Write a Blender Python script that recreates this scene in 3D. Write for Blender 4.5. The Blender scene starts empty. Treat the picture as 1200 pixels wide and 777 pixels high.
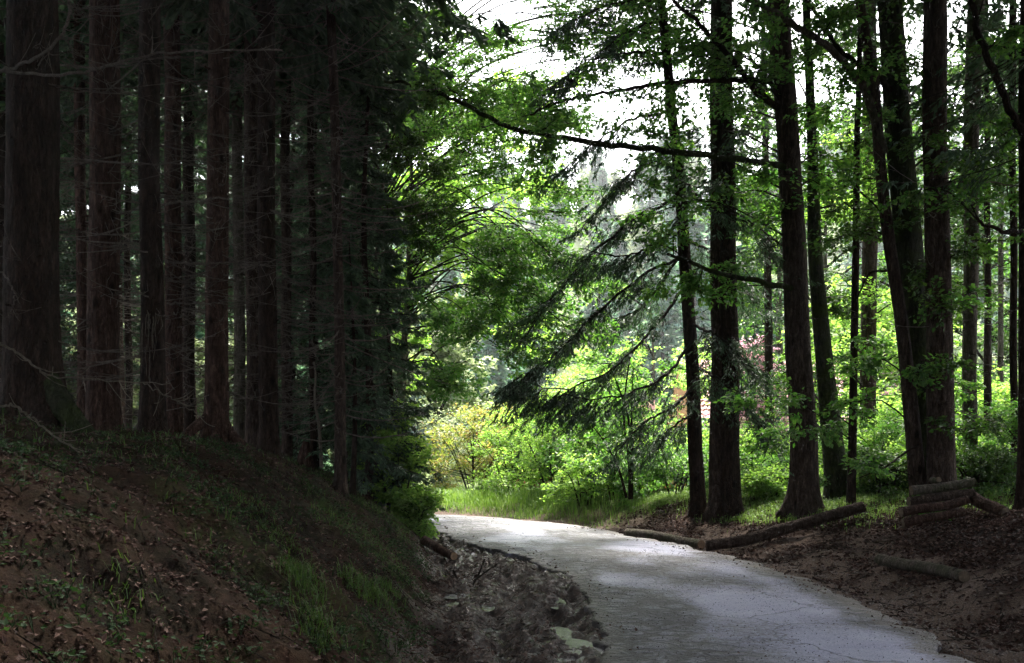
import bpy, math, random
import numpy as np
from mathutils import Vector

# ------------------------------------------------------------------ camera, world, sun, exposure
random.seed(7)
S = bpy.context.scene
COL = S.collection
F, CX, HY, EYE = 1100.0, 600.0, 520.0, 1.65          # focal length in photo pixels, centre, horizon row, eye height
cam_d = bpy.data.cameras.new('camera'); cam = bpy.data.objects.new('camera', cam_d); COL.objects.link(cam)
cam.location = (0, 0, EYE); cam.rotation_euler = (math.pi/2, 0, 0)
cam_d.sensor_width = 36; cam_d.lens = 36*F/1200; cam_d.shift_y = (HY-388.5)/1200
cam_d.clip_start = 0.05; cam_d.clip_end = 3000
S.camera = cam
SUN_EL, SUN_AZ = math.radians(55), math.radians(14)  # azimuth from +Y towards +X
W = bpy.data.worlds.new('World'); S.world = W; W.use_nodes = True
wn = W.node_tree; wn.nodes.clear()
sky = wn.nodes.new('ShaderNodeTexSky'); sky.sky_type = 'NISHITA'; sky.sun_disc = False
sky.sun_elevation = SUN_EL; sky.sun_rotation = SUN_AZ; sky.dust_density = 4.0; sky.air_density = 1.2
hs = wn.nodes.new('ShaderNodeHueSaturation'); hs.inputs['Saturation'].default_value = 0.45; hs.inputs['Value'].default_value = 1.0
bg = wn.nodes.new('ShaderNodeBackground'); bg.inputs['Strength'].default_value = 0.15
wo = wn.nodes.new('ShaderNodeOutputWorld')
wn.links.new(sky.outputs[0], hs.inputs['Color']); wn.links.new(hs.outputs[0], bg.inputs[0]); wn.links.new(bg.outputs[0], wo.inputs[0])
sd = bpy.data.lights.new('sun', 'SUN'); sun = bpy.data.objects.new('sun', sd); COL.objects.link(sun)
sd.energy = 5.0; sd.angle = math.radians(20); sd.color = (1.0, .95, .86)
sdir = Vector((math.sin(SUN_AZ)*math.cos(SUN_EL), math.cos(SUN_AZ)*math.cos(SUN_EL), math.sin(SUN_EL)))
sun.rotation_euler = sdir.to_track_quat('Z', 'Y').to_euler(); sun.location = (-6, 30, 40)
S.view_settings.view_transform = 'Standard'; S.view_settings.look = 'None'
S.view_settings.exposure = 2.6; S.view_settings.gamma = 1.0
S.render.engine = 'CYCLES'
cy = S.cycles
cy.use_denoising = True; cy.denoising_input_passes = 'RGB_ALBEDO_NORMAL'; cy.denoising_prefilter = 'ACCURATE'
cy.max_bounces = 6; cy.diffuse_bounces = 4; cy.glossy_bounces = 2; cy.transmission_bounces = 4; cy.transparent_max_bounces = 4
cy.volume_bounces = 0; cy.sample_clamp_indirect = 6
cy.use_light_tree = False

# ------------------------------------------------------------------ helpers
RG = np.random.default_rng(11)
def nrm(v): return v/np.maximum(np.linalg.norm(v, axis=-1, keepdims=True), 1e-9)
def A(*a): return np.array(a, float)
def P(px, py, Y): return A((px-CX)*Y/F, Y, EYE-(py-HY)*Y/F)     # point seen at a photo pixel, at depth Y
def tag(o, label=None, cat=None, group=None, kind=None):
    if label: o['label'] = label
    if cat: o['category'] = cat
    if group: o['group'] = group
    if kind: o['kind'] = kind
    return o
def empty(name, loc, label, cat, group=None):
    o = bpy.data.objects.new(name, None); COL.objects.link(o); o.location = tuple(loc); o.empty_display_size = .2
    return tag(o, label, cat, group)
class MB:
    def __init__(s): s.V = []; s.F = []; s.n = 0
    def add(s, V, Fc):
        V = np.asarray(V, float).reshape(-1, 3); Fc = np.asarray(Fc, int)
        s.V.append(V); s.F.append(Fc + s.n); s.n += len(V)
    def mesh(s, name, mat, origin=(0, 0, 0), smooth=False):
        me = bpy.data.meshes.new(name)
        if s.n:
            V = np.concatenate(s.V) - np.asarray(origin, float)
            lv = np.concatenate([f.ravel() for f in s.F]); sz = np.concatenate([np.full(len(f), f.shape[1]) for f in s.F])
            st = np.concatenate([[0], np.cumsum(sz)[:-1]])
            me.vertices.add(len(V)); me.vertices.foreach_set('co', V.ravel().astype(np.float32))
            me.loops.add(len(lv)); me.loops.foreach_set('vertex_index', lv.astype(np.int32))
            me.polygons.add(len(sz)); me.polygons.foreach_set('loop_start', st.astype(np.int32))
            me.polygons.foreach_set('use_smooth', np.full(len(sz), smooth))
            me.update(calc_edges=True)
        if mat: me.materials.append(mat)
        return me
    def build(s, name, mat, parent=None, origin=(0, 0, 0), smooth=False):
        if parent is not None: origin = parent.location if not any(origin) else origin
        o = bpy.data.objects.new(name, s.mesh(name, mat, origin, smooth)); COL.objects.link(o)
        if parent is not None: o.parent = parent
        elif any(origin): o.location = tuple(origin)
        return o
def child(name, me, parent, label=None):
    o = bpy.data.objects.new(name, me); COL.objects.link(o); o.parent = parent
    if label: o['label'] = label
    return o
def copy_tree(o, loc, rz=0, sc=1, parent=None, label=None, group=None):
    c = o.copy(); COL.objects.link(c)
    if parent is None:
        c.location = tuple(loc); c.rotation_euler = (0, 0, rz); c.scale = (sc, sc, sc)
        if label: c['label'] = label
        if group: c['group'] = group
    else: c.parent = parent
    for ch in KIDS.get(o.name, []): copy_tree(ch, loc, parent=c)
    return c
KIDS = {}

def tube(mb, pts, rad, sides=8, flare=0, lobes=5, ph=0, rough=0, cap=True):
    pts = np.asarray(pts, float); rad = np.asarray(rad, float); n = len(pts)
    t = nrm(np.gradient(pts, axis=0))
    ref = A(1, 0, 0) if abs(t[:, 2]).mean() > .6 else A(0, 0, 1)
    a = nrm(np.cross(t, ref)); b = np.cross(t, a)
    th = np.linspace(0, 2*math.pi, sides, endpoint=False)
    R = np.repeat(rad[:, None], sides, 1)
    if flare:
        h = (pts[:, 2]-pts[0, 2])
        fl = np.exp(-np.maximum(h-.12, 0)/(.55*rad[0]+.10))[:, None]
        R = R*(1+flare*fl*(1+.55*np.cos(lobes*th+ph)+.3*np.cos((lobes-2)*th-ph*2))[None, :])
    if rough:
        R = R*(1+rough*RG.normal(size=R.shape)*.5+rough*np.sin(3*th[None, :]+pts[:, 2:3]*1.3+ph))
    V = pts[:, None]+R[..., None]*(np.cos(th)[None, :, None]*a[:, None]+np.sin(th)[None, :, None]*b[:, None])
    i = np.arange(n-1)[:, None]*sides; j = np.arange(sides)[None, :]; k = (j+1) % sides
    Fq = np.stack([i+j, i+k, i+sides+k, i+sides+j], -1).reshape(-1, 4)
    mb.add(V, Fq)
    if cap:
        for r, rev in ((0, 1), (n-1, 0)):
            c = V[r].mean(0); vv = np.vstack([V[r], c[None]])
            jj = np.arange(sides); kk = (jj+1) % sides
            f = np.stack([jj, kk, np.full(sides, sides)], -1)
            mb.add(vv, f[:, ::-1] if not rev else f)
def spline(pts, n):
    pts = np.asarray(pts, float); m = len(pts)
    if m < 3:
        u = np.linspace(0, 1, n)[:, None]; return pts[0]*(1-u)+pts[-1]*u
    Pp = np.vstack([2*pts[0]-pts[1], pts, 2*pts[-1]-pts[-2]])
    u = np.linspace(0, m-1-1e-6, n); i = u.astype(int); f = (u-i)[:, None]
    p0, p1, p2, p3 = Pp[i], Pp[i+1], Pp[i+2], Pp[i+3]
    return .5*((2*p1)+(-p0+p2)*f+(2*p0-5*p1+4*p2-p3)*f**2+(-p0+3*p1-3*p2+p3)*f**3)
def sticks(mb, P0, P1, r0, r1):                       # many straight three-sided twigs at once
    P0 = np.asarray(P0); P1 = np.asarray(P1); n = len(P0)
    if not n: return
    t = nrm(P1-P0); ref = np.where(abs(t[:, 2:3]) > .9, A(1, 0, 0), A(0, 0, 1))
    a = nrm(np.cross(t, ref)); b = np.cross(t, a)
    r0 = np.broadcast_to(r0, n)[:, None]; r1 = np.broadcast_to(r1, n)[:, None]
    L = []
    for q, r in ((P0, r0), (P1, r1)):
        for k in range(3):
            c, s = math.cos(2.094*k), math.sin(2.094*k); L.append(q+r*(c*a+s*b))
    V = np.stack(L, 1); o = (np.arange(n)*6)[:, None]
    f = np.concatenate([np.stack([o[:, 0]+k, o[:, 0]+(k+1) % 3, o[:, 0]+3+(k+1) % 3, o[:, 0]+3+k], -1) for k in range(3)])
    mb.add(V, f)
def kites(mb, p, d, n, L, w, fold=.12, mid=.45):
    """many leaf blades: base p, direction d, normal n, length L, width w; each is two triangles folded along its midrib"""
    N = len(p)
    if not N: return
    L = np.broadcast_to(L, N)[:, None]; w = np.broadcast_to(w, N)[:, None]
    d = nrm(d); s = nrm(np.cross(n, d)); n = np.cross(d, s)
    V = np.stack([p, p+d*L*mid+s*w*.5+n*L*fold, p+d*L-n*L*fold*.6, p+d*L*mid-s*w*.5+n*L*fold], 1)
    o = np.arange(N)*4
    mb.add(V, np.stack([o, o+1, o+2, o+3], -1))
def rnd_unit(n, flat=1.0):
    v = RG.normal(size=(n, 3)); v[:, 2] *= flat; return nrm(v)

_lat = {}
def vnoise(x, y, sc, seed):
    if seed not in _lat: _lat[seed] = np.random.default_rng(seed).random((256, 256))
    T = _lat[seed]; X = x/sc; Y = y/sc
    xi = np.floor(X).astype(int); yi = np.floor(Y).astype(int); fx = X-xi; fy = Y-yi
    fx = fx*fx*(3-2*fx); fy = fy*fy*(3-2*fy)
    g = lambda i, j: T[i & 255, j & 255]
    return (g(xi, yi)*(1-fx)+g(xi+1, yi)*fx)*(1-fy)+(g(xi, yi+1)*(1-fx)+g(xi+1, yi+1)*fx)*fy - .5
def fbm(x, y, sc, seed, o=3):
    return sum(vnoise(x, y, sc/2**k, seed+k)/2**k for k in range(o))
def sstep(a, b, x): t = np.clip((x-a)/(b-a), 0, 1); return t*t*(3-2*t)
def smin(a, b, k): return -np.log(np.exp(-k*np.clip(a, -6, 60))+np.exp(-k*np.clip(b, -6, 60)))/k

# ------------------------------------------------------------------ the lie of the land
LE = A((-16, -14), (-9, -7), (-2.5, -3), (-.6, 0), (.3, 4), (.66, 7.06), (.80, 10.1), (.42, 12.5), (-.55, 15.1), (-1.75, 18.0), (-4.2, 20), (-8, 21.6), (-16, 23.3), (-45, 27))
RE = A((-13.5, -16.5), (-6.5, -9.5), (.2, -4.2), (2.4, 0), (3.25, 4), (3.5, 7.06), (3.5, 10.7), (3.2, 13.2), (2.15, 16.5), (.5, 19.7), (-2.3, 22.1), (-7, 24.6), (-15, 26.6), (-44, 30.5))
le = spline(np.c_[LE, np.zeros(len(LE))], 900)[:, :2]; re = spline(np.c_[RE, np.zeros(len(RE))], 900)[:, :2]
ctr = (le+re)/2; hw = np.linalg.norm(re-le, axis=1)/2
tng = nrm(np.gradient(ctr, axis=0)); nor = np.c_[tng[:, 1], -tng[:, 0]]        # to the right of travel
def road_dist(x, y):
    """distance outside the road edge; sign +1 on the right side"""
    sh = np.shape(x); x = np.ravel(x).astype(float); y = np.ravel(y).astype(float)
    out = np.empty(len(x)); side = np.empty(len(x))
    for s in range(0, len(x), 4000):
        dx = x[s:s+4000, None]-ctr[None, ::3, 0]; dy = y[s:s+4000, None]-ctr[None, ::3, 1]
        q = dx*dx+dy*dy; i = q.argmin(1); r = np.arange(len(i))
        j = i*3
        nn = dx[r, i]*nor[j, 0]+dy[r, i]*nor[j, 1]
        out[s:s+4000] = np.sqrt(q[r, i])-hw[j]; side[s:s+4000] = np.sign(nn)
    return out.reshape(sh), side.reshape(sh)
def toe(y): return np.interp(y, [-14, -5, 0, 3, 6, 10, 14, 17, 19, 24], [-13, -4.2, -1.6, -.75, -.5, -.78, -1.15, -1.75, -3.0, -6])
PUD = [(.50, 7.3, .13, .45), (.47, 8.3, .10, .40), (.42, 9.2, .08, .28), (.47, 10.0, .07, .2), (-.62, 10.7, .14, .22), (-.74, 11.7, .12, .3), (-.85, 13.2, .08, .3), (-.25, 9.1, .10, .20), (-.45, 9.7, .16, .2), (-.9, 12.4, .12, .2), (-.12, 7.7, .07, .22)]
def height(x, y):
    x = np.asarray(x, float); y = np.asarray(y, float)
    d, sd_ = road_dist(x, y)
    left = sd_ < 0
    sl = np.minimum(toe(y)-x, d-.45)                       # how far up the left bank
    sl = np.where(left, sl, -1)
    pl = smin(.80*sl, 1.62+.03*np.clip(sl, 0, 6)-.05*np.clip(y-9, 0, 8), 3.2)
    zl = np.where(sl > 0, np.maximum(pl, -.02)*sstep(0, .25, sl), 0)
    far = sstep(22, 30, y)
    zl = zl*(1-.7*far)
    sr = np.where(left, 0, d-.45)
    zr = np.where(sr > 0, np.clip(smin(.34*sr, .72+0*sr, 5), 0, 9), 0)
    zr = zr*(1-sstep(21, 26, y)*.9)
    z = np.where(left, zl, zr)
    # land beyond
    z = z - .6*sstep(30, 45, y)
    hill = 62*sstep(75, 260, y+.12*x)+3*sstep(60, 90, y)*(1-sstep(90, 260, y))
    z = z+hill+ fbm(x, y, 25, 70)*6*sstep(80, 130, y)
    z = z+3.5*sstep(25, 60, -x)+2*sstep(30, 80, x)
    # relief
    off = sstep(0, .5, d)
    onb = np.maximum(sstep(0, .5, sl), 0)
    z = z+off*(fbm(x, y, 1.7, 20)*.16+fbm(x, y, .45, 24)*.05)+onb*(fbm(x+y*.6, y*1.4-x*.2, .55, 30)*.13+fbm(x, y, .16, 33)*.05-np.abs(fbm(x*.5+y*.3, y-x*.2, .35, 36))*.13+.03)
    mud = np.where(left & (y < 18.6), sstep(-.1, .12, d)*(1-sstep(-.05, .3, sl)), 0)
    z = z+mud*(fbm(x*1.7+y*.3, y*.7, .42, 40, 5)*.17+np.abs(fbm(x, y*.7, .19, 44, 3))*.05+fbm(x, y, .10, 47, 2)*.065-.014)
    rb = np.where(left, 0, sstep(0, .2, d))
    z = z+rb*fbm(x, y, .3, 50)*.05
    for (a, b, ra, rb_) in PUD:
        z = z-.05*np.exp(-(((x-a)/ra)**2+((y-b)/rb_)**2))
    z = z-.05*(1-sstep(-.12, .02, d))                      # trough under the asphalt
    return z
def H(x, y): return float(height(np.array([x]), np.array([y]))[0])
def hit(px, py, y0=3.0, y1=40.0):                           # where the view ray of a photo pixel meets the land
    Y = np.linspace(y0, y1, 1500); X = (px-CX)*Y/F; Z = EYE-(py-HY)*Y/F
    g = height(X, Y) >= Z; i = g.argmax() if g.any() else len(Y)-1
    return A(X[i], Y[i], Z[i])

# ------------------------------------------------------------------ materials
def newmat(name):
    m = bpy.data.materials.new(name); m.use_nodes = True; t = m.node_tree
    for n in list(t.nodes): t.nodes.remove(n)
    out = t.nodes.new('ShaderNodeOutputMaterial'); return m, t, out
def N(t, typ, **kw):
    n = t.nodes.new(typ)
    for k, v in kw.items():
        if k in n.inputs: n.inputs[k].default_value = v
        else: setattr(n, k, v)
    return n
def ramp(t, src, stops):
    r = t.nodes.new('ShaderNodeValToRGB'); e = r.color_ramp.elements
    while len(e) < len(stops): e.new(.5)
    for i, (p, c) in enumerate(stops): e[i].position = p; e[i].color = (*c, 1) if len(c) == 3 else c
    t.links.new(src, r.inputs[0]); return r
def mixc(t, f, a, b, mode='MIX'):
    m = t.nodes.new('ShaderNodeMix'); m.data_type = 'RGBA'; m.blend_type = mode
    for s, v in ((0, f), (6, a), (7, b)):
        if hasattr(v, 'links'): t.links.new(v, m.inputs[s])
        else: m.inputs[s].default_value = v if s == 0 else (*v, 1)
    return m.outputs[2]
def mathn(t, op, a, b=None, c=None):
    m = t.nodes.new('ShaderNodeMath'); m.operation = op
    for s, v in ((0, a), (1, b), (2, c)):
        if v is None: continue
        if hasattr(v, 'links'): t.links.new(v, m.inputs[s])
        else: m.inputs[s].default_value = v
    return m.outputs[0]
def coords(t, scale=(1, 1, 1), obj=True):
    tc = t.nodes.new('ShaderNodeTexCoord'); mp = t.nodes.new('ShaderNodeMapping'); mp.inputs['Scale'].default_value = scale
    t.links.new(tc.outputs['Object'], mp.inputs[0]); return mp.outputs[0]
def noise(t, vec, sc, det=4, rough=.6):
    n = N(t, 'ShaderNodeTexNoise', Scale=sc, Detail=det, Roughness=rough); t.links.new(vec, n.inputs['Vector']); return n.outputs[0]
def bump(t, h, s, dist):
    b = N(t, 'ShaderNodeBump', Strength=s, Distance=dist); t.links.new(h, b.inputs['Height']); return b.outputs[0]

def bark(name, c0, c1, c2, vs=(7, 7, 1.6), moss=0.0, mosscol=(.035, .05, .012), rough=.9, scl=2.6):
    m, t, out = newmat(name); v = coords(t, vs)
    vor = N(t, 'ShaderNodeTexVoronoi', Scale=scl, feature='DISTANCE_TO_EDGE'); 
    n1 = noise(t, coords(t), 3.5, 5); n2 = noise(t, v, 2.6, 8, .85)
    wv = mixc(t, .25, (0, 0, 0), (0, 0, 0)); 
    add = N(t, 'ShaderNodeVectorMath', operation='ADD'); nn = N(t, 'ShaderNodeTexNoise', Scale=3.0, Detail=3)
    t.links.new(v, nn.inputs['Vector']); t.links.new(v, add.inputs[0]); t.links.new(nn.outputs[1], add.inputs[1]); t.links.new(add.outputs[0], vor.inputs['Vector'])
    e = ramp(t, vor.outputs['Distance'], [(0, (0, 0, 0)), (.16, (1, 1, 1))]).outputs[0]
    base = ramp(t, n2, [(.38, c0), (.5, c1), (.62, c2)]).outputs[0]
    base = mixc(t, mathn(t, 'MULTIPLY', e, .55), mixc(t, .5, base, c0), base)
    big = ramp(t, n1, [(.42, (0, 0, 0)), (.62, (1, 1, 1))]).outputs[0]
    if moss: base = mixc(t, mathn(t, 'MULTIPLY', big, moss), base, mosscol)
    h = mathn(t, 'ADD', mathn(t, 'MULTIPLY', e, .6), n2)
    sp = N(t, 'ShaderNodeTexVoronoi', Scale=4.2); t.links.new(coords(t, (1, 1, .55)), sp.inputs['Vector'])
    spot = ramp(t, sp.outputs['Distance'], [(.10, (1, 1, 1)), (.2, (0, 0, 0))]).outputs[0]; base = mixc(t, mathn(t, 'MULTIPLY', spot, .8), base, tuple(x*.4 for x in c0))
    h = mathn(t, 'ADD', h, mathn(t, 'MULTIPLY', spot, .8))
    b = N(t, 'ShaderNodeBsdfPrincipled', Roughness=rough); b.inputs['Specular IOR Level'].default_value = .1
    t.links.new(base, b.inputs['Base Color']); t.links.new(bump(t, h, 1.0, .035), b.inputs['Normal']); t.links.new(b.outputs[0], out.inputs[0])
    return m
M = {}
M['bark_spruce'] = bark('reddish_spruce_bark', (.020, .013, .010), (.062, .042, .033), (.15, .105, .085))
M['bark_red'] = bark('red_brown_bark', (.020, .010, .0075), (.065, .035, .026), (.16, .095, .072))
M['bark_dark'] = bark('dark_bark', (.010, .006, .0045), (.030, .018, .013), (.075, .047, .036))
M['bark_grey'] = bark('grey_brown_bark', (.045, .036, .029), (.11, .09, .074), (.22, .18, .155), moss=.5)
M['bark_moss'] = bark('mossy_bark', (.010, .012, .006), (.030, .034, .018), (.07, .07, .045), moss=.8)
M['twig'] = bark('dead_twig_bark', (.09, .07, .058), (.17, .14, .12), (.28, .24, .21), vs=(20, 20, 20))
M['twig_dark'] = bark('living_twig_bark', (.012, .010, .007), (.03, .024, .018), (.05, .04, .03), vs=(20, 20, 20))
M['twig_pale'] = bark('bleached_twig_bark', (.10, .085, .065), (.19, .16, .125), (.28, .24, .19), vs=(20, 20, 20))

def leafmat(name, cols, trans=.45, tcol=None, rough=.5, spec=.35):
    m, t, out = newmat(name)
    g = t.nodes.new('ShaderNodeNewGeometry'); r = ramp(t, g.outputs['Random Per Island'], [(i/(len(cols)-1), c) for i, c in enumerate(cols)])
    n = noise(t, coords(t), .9, 2); hv = N(t, 'ShaderNodeHueSaturation'); 
    t.links.new(r.outputs[0], hv.inputs['Color']); t.links.new(mathn(t, 'MULTIPLY_ADD', n, 1.1, .45), hv.inputs['Value'])
    b = N(t, 'ShaderNodeBsdfPrincipled', Roughness=rough); b.inputs['Specular IOR Level'].default_value = spec
    tr = N(t, 'ShaderNodeBsdfTranslucent'); mx = N(t, 'ShaderNodeMixShader'); mx.inputs[0].default_value = trans
    t.links.new(hv.outputs[0], b.inputs['Base Color'])
    tc = mixc(t, 1.0, hv.outputs[0], tcol or (1.5, 1.7, .75), 'MULTIPLY')
    t.links.new(tc, tr.inputs[0]); t.links.new(b.outputs[0], mx.inputs[1]); t.links.new(tr.outputs[0], mx.inputs[2]); t.links.new(mx.outputs[0], out.inputs[0])
    return m
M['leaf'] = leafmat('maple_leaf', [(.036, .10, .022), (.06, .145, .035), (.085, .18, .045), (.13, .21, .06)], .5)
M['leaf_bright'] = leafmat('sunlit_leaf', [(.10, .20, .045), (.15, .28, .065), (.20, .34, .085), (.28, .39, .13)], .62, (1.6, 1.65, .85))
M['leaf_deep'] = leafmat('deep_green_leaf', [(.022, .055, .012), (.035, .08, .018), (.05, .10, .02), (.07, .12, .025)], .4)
M['needle'] = leafmat('spruce_needles', [(.030, .060, .036), (.042, .080, .046), (.055, .098, .055), (.07, .11, .06)], .25, (1.2, 1.4, .8), .6)
M['needle_hazed'] = leafmat('haze_paled_spruce_needles', [(.07, .14, .11), (.09, .17, .135), (.13, .21, .165), (.17, .25, .19)], .35, (1.2, 1.4, .9), .6)  # paler, bluer needles: distance haze is mixed into the colour
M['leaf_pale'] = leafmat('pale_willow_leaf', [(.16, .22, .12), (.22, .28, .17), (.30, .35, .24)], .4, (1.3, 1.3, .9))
M['leaf_yellow'] = leafmat('yellow_green_leaf', [(.12, .20, .04), (.18, .26, .06), (.26, .28, .09), (.34, .24, .12)], .45, (1.4, 1.3, .7))
M['leaf_red'] = leafmat('dark_red_leaf', [(.10, .012, .02), (.18, .02, .035), (.26, .05, .06)], .35, (1.5, .8, .9))
M['blossom'] = leafmat('pink_blossom', [(.55, .30, .37), (.68, .44, .50), (.78, .60, .64)], .4, (1.2, 1.0, 1.1))
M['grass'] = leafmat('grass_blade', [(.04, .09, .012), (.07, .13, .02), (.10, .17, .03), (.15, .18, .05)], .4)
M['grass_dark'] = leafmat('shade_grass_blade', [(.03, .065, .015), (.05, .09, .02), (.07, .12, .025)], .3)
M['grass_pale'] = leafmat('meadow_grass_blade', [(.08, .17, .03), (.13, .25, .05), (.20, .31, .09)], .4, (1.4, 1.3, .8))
M['litter'] = leafmat('fallen_leaves', [(.020, .009, .007), (.038, .019, .015), (.068, .038, .030), (.13, .085, .068)], .08, (1, 1, 1), .7, .12)
M['herb'] = leafmat('ground_herb_leaf', [(.012, .030, .012), (.022, .045, .018), (.035, .062, .026)], .3, None, .7, .15)
M['fir_herb'] = M['herb']

def ground_mat():
    m, t, out = newmat('forest_floor')
    def attr(n): a = t.nodes.new('ShaderNodeAttribute'); a.attribute_name = n; return a.outputs['Fac']
    v = coords(t); n1 = noise(t, v, 9, 6, .7); n2 = noise(t, v, 1.3, 4); n3 = noise(t, v, 55, 4, .75); n4 = noise(t, v, 15, 7, .85)
    soil = ramp(t, n4, [(.34, (.002, .001, .0008)), (.46, (.007, .0038, .003)), (.56, (.017, .0088, .0068)), (.68, (.062, .038, .031))]).outputs[0]
    soil = mixc(t, ramp(t, n2, [(.4, (0, 0, 0)), (.65, (.7, .7, .7))]).outputs[0], soil, mixc(t, .5, soil, (.07, .03, .018)))
    grs = ramp(t, n4, [(.3, (.012, .024, .006)), (.55, (.035, .055, .014)), (.75, (.07, .085, .025))]).outputs[0]
    mdw = ramp(t, n4, [(.3, (.05, .08, .02)), (.7, (.14, .18, .06))]).outputs[0]
    mudc = ramp(t, n4, [(.38, (.004, .003, .0025)), (.46, (.020, .012, .009)), (.55, (.050, .031, .023)), (.66, (.15, .10, .08))]).outputs[0]
    c = mixc(t, mathn(t, 'MULTIPLY', attr('grass'), ramp(t, n1, [(.36, (0, 0, 0)), (.56, (1, 1, 1))]).outputs[0]), soil, grs)
    c = mixc(t, attr('meadow'), c, mdw)
    c = mixc(t, attr('mud'), c, mudc)
    c = mixc(t, attr('grit'), c, ramp(t, n3, [(.35, (.03, .02, .015)), (.55, (.14, .10, .08)), (.75, (.30, .24, .19))]).outputs[0])
    b = N(t, 'ShaderNodeBsdfPrincipled'); t.links.new(mathn(t, 'MULTIPLY_ADD', attr('mud'), .4, .08), b.inputs['Specular IOR Level'])
    wet = mathn(t, 'MULTIPLY', attr('mud'), ramp(t, noise(t, v, 6, 5, .7), [(.42, (0, 0, 0)), (.56, (1, 1, 1))]).outputs[0])
    t.links.new(mathn(t, 'MULTIPLY_ADD', wet, -.74, .92), b.inputs['Roughness'])
    t.links.new(c, b.inputs['Base Color'])
    t.links.new(bump(t, mathn(t, 'ADD', n4, mathn(t, 'MULTIPLY', n3, .6)), .9, .03), b.inputs['Normal'])
    t.links.new(b.outputs[0], out.inputs[0]); return m
M['ground'] = ground_mat()
def asphalt_mat():
    m, t, out = newmat('worn_asphalt'); v = coords(t)
    a = t.nodes.new('ShaderNodeAttribute'); a.attribute_name = 'worn_dimmed'; worn_dimmed = a.outputs['Fac']
    a2 = t.nodes.new('ShaderNodeAttribute'); a2.attribute_name = 'dirt'; dirt = a2.outputs['Fac']
    fine = noise(t, v, 150, 3, .8); med = noise(t, v, 22, 5, .7); big = noise(t, v, 1.7, 4)
    ad = N(t, 'ShaderNodeVectorMath', operation='ADD'); nn = N(t, 'ShaderNodeTexNoise', Scale=5.0, Detail=3); sc = N(t, 'ShaderNodeVectorMath', operation='SCALE'); sc.inputs['Scale'].default_value = .35
    t.links.new(v, nn.inputs['Vector']); t.links.new(nn.outputs[1], sc.inputs[0]); t.links.new(v, ad.inputs[0]); t.links.new(sc.outputs[0], ad.inputs[1])
    def crack(scale, w):
        vo = N(t, 'ShaderNodeTexVoronoi', Scale=scale, feature='DISTANCE_TO_EDGE'); t.links.new(ad.outputs[0], vo.inputs['Vector'])
        return ramp(t, vo.outputs['Distance'], [(0, (0, 0, 0)), (w, (1, 1, 1))]).outputs[0]
    wm = ramp(t, mathn(t, 'ADD', worn_dimmed, mathn(t, 'MULTIPLY_ADD', med, .7, -.35)), [(.34, (0, 0, 0)), (.62, (1, 1, 1))]).outputs[0]
    cr = mathn(t, 'MULTIPLY', mathn(t, 'SUBTRACT', 1.0, mathn(t, 'MULTIPLY', crack(3.6, .20), crack(1.5, .09))), wm)
    cr2 = mathn(t, 'SUBTRACT', 1.0, crack(.8, .016)); cr = mathn(t, 'MAXIMUM', cr, mathn(t, 'MULTIPLY', cr2, .8))
    agg = noise(t, v, 60, 3, .8)
    smooth = ramp(t, mathn(t, 'MULTIPLY_ADD', fine, .5, mathn(t, 'MULTIPLY', agg, .5)), [(.38, (.10, .102, .165)), (.5, (.20, .203, .32)), (.62, (.34, .343, .50))]).outputs[0]
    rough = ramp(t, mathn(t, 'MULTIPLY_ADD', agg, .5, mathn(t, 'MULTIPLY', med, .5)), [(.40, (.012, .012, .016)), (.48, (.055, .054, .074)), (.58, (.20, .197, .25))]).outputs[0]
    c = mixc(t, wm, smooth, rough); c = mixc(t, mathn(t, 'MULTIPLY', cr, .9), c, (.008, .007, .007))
    dm = ramp(t, mathn(t, 'ADD', dirt, mathn(t, 'MULTIPLY_ADD', med, .9, -.45)), [(.35, (0, 0, 0)), (.7, (1, 1, 1))]).outputs[0]
    c = mixc(t, mathn(t, 'MULTIPLY', dm, .8), c, ramp(t, fine, [(.35, (.03, .02, .016)), (.7, (.10, .075, .06))]).outputs[0])
    b = N(t, 'ShaderNodeBsdfPrincipled'); b.inputs['Specular IOR Level'].default_value = .5
    t.links.new(c, b.inputs['Base Color'])
    t.links.new(mathn(t, 'MULTIPLY_ADD', wm, .16, mathn(t, 'MULTIPLY_ADD', big, .4, .24)), b.inputs['Roughness'])
    h = mathn(t, 'ADD', mathn(t, 'MULTIPLY', agg, .45), mathn(t, 'MULTIPLY', mathn(t, 'MULTIPLY', med, wm), 1.2)); h = mathn(t, 'SUBTRACT', h, mathn(t, 'MULTIPLY', cr, 1.0))
    t.links.new(bump(t, h, 1.0, .02), b.inputs['Normal']); t.links.new(b.outputs[0], out.inputs[0]); return m
M['asphalt'] = asphalt_mat()
def plain(name, c, rough=.8, var=.3, sc=8, metal=0):
    m, t, out = newmat(name); n = noise(t, coords(t), sc, 5)
    lo = tuple(x*(1-var) for x in c); hi = tuple(min(1, x*(1+var)) for x in c)
    b = N(t, 'ShaderNodeBsdfPrincipled', Roughness=rough, Metallic=metal)
    t.links.new(ramp(t, n, [(.3, lo), (.7, hi)]).outputs[0], b.inputs['Base Color']); t.links.new(bump(t, n, .3, .01), b.inputs['Normal']); t.links.new(b.outputs[0], out.inputs[0]); return m
M['wood_end'] = plain('sawn_wood_end', (.10, .07, .045), .8, .5, 30)
M['wood_raw'] = plain('splintered_pale_wood', (.24, .15, .09), .8, .4, 30)
M['plaster'] = plain('white_plaster', (.72, .70, .68), .8, .08, 3)
M['roof'] = plain('weathered_pink_roof_tile', (.50, .25, .23), .7, .35, 6)
M['green_sheet'] = plain('pale_green_sheet', (.28, .42, .38), .4, .15, 2)
M['timber'] = plain('orange_brown_timber', (.33, .14, .05), .7, .35, 6)
M['white_paint'] = plain('white_paint', (.75, .75, .75), .6, .05, 4)
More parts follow.
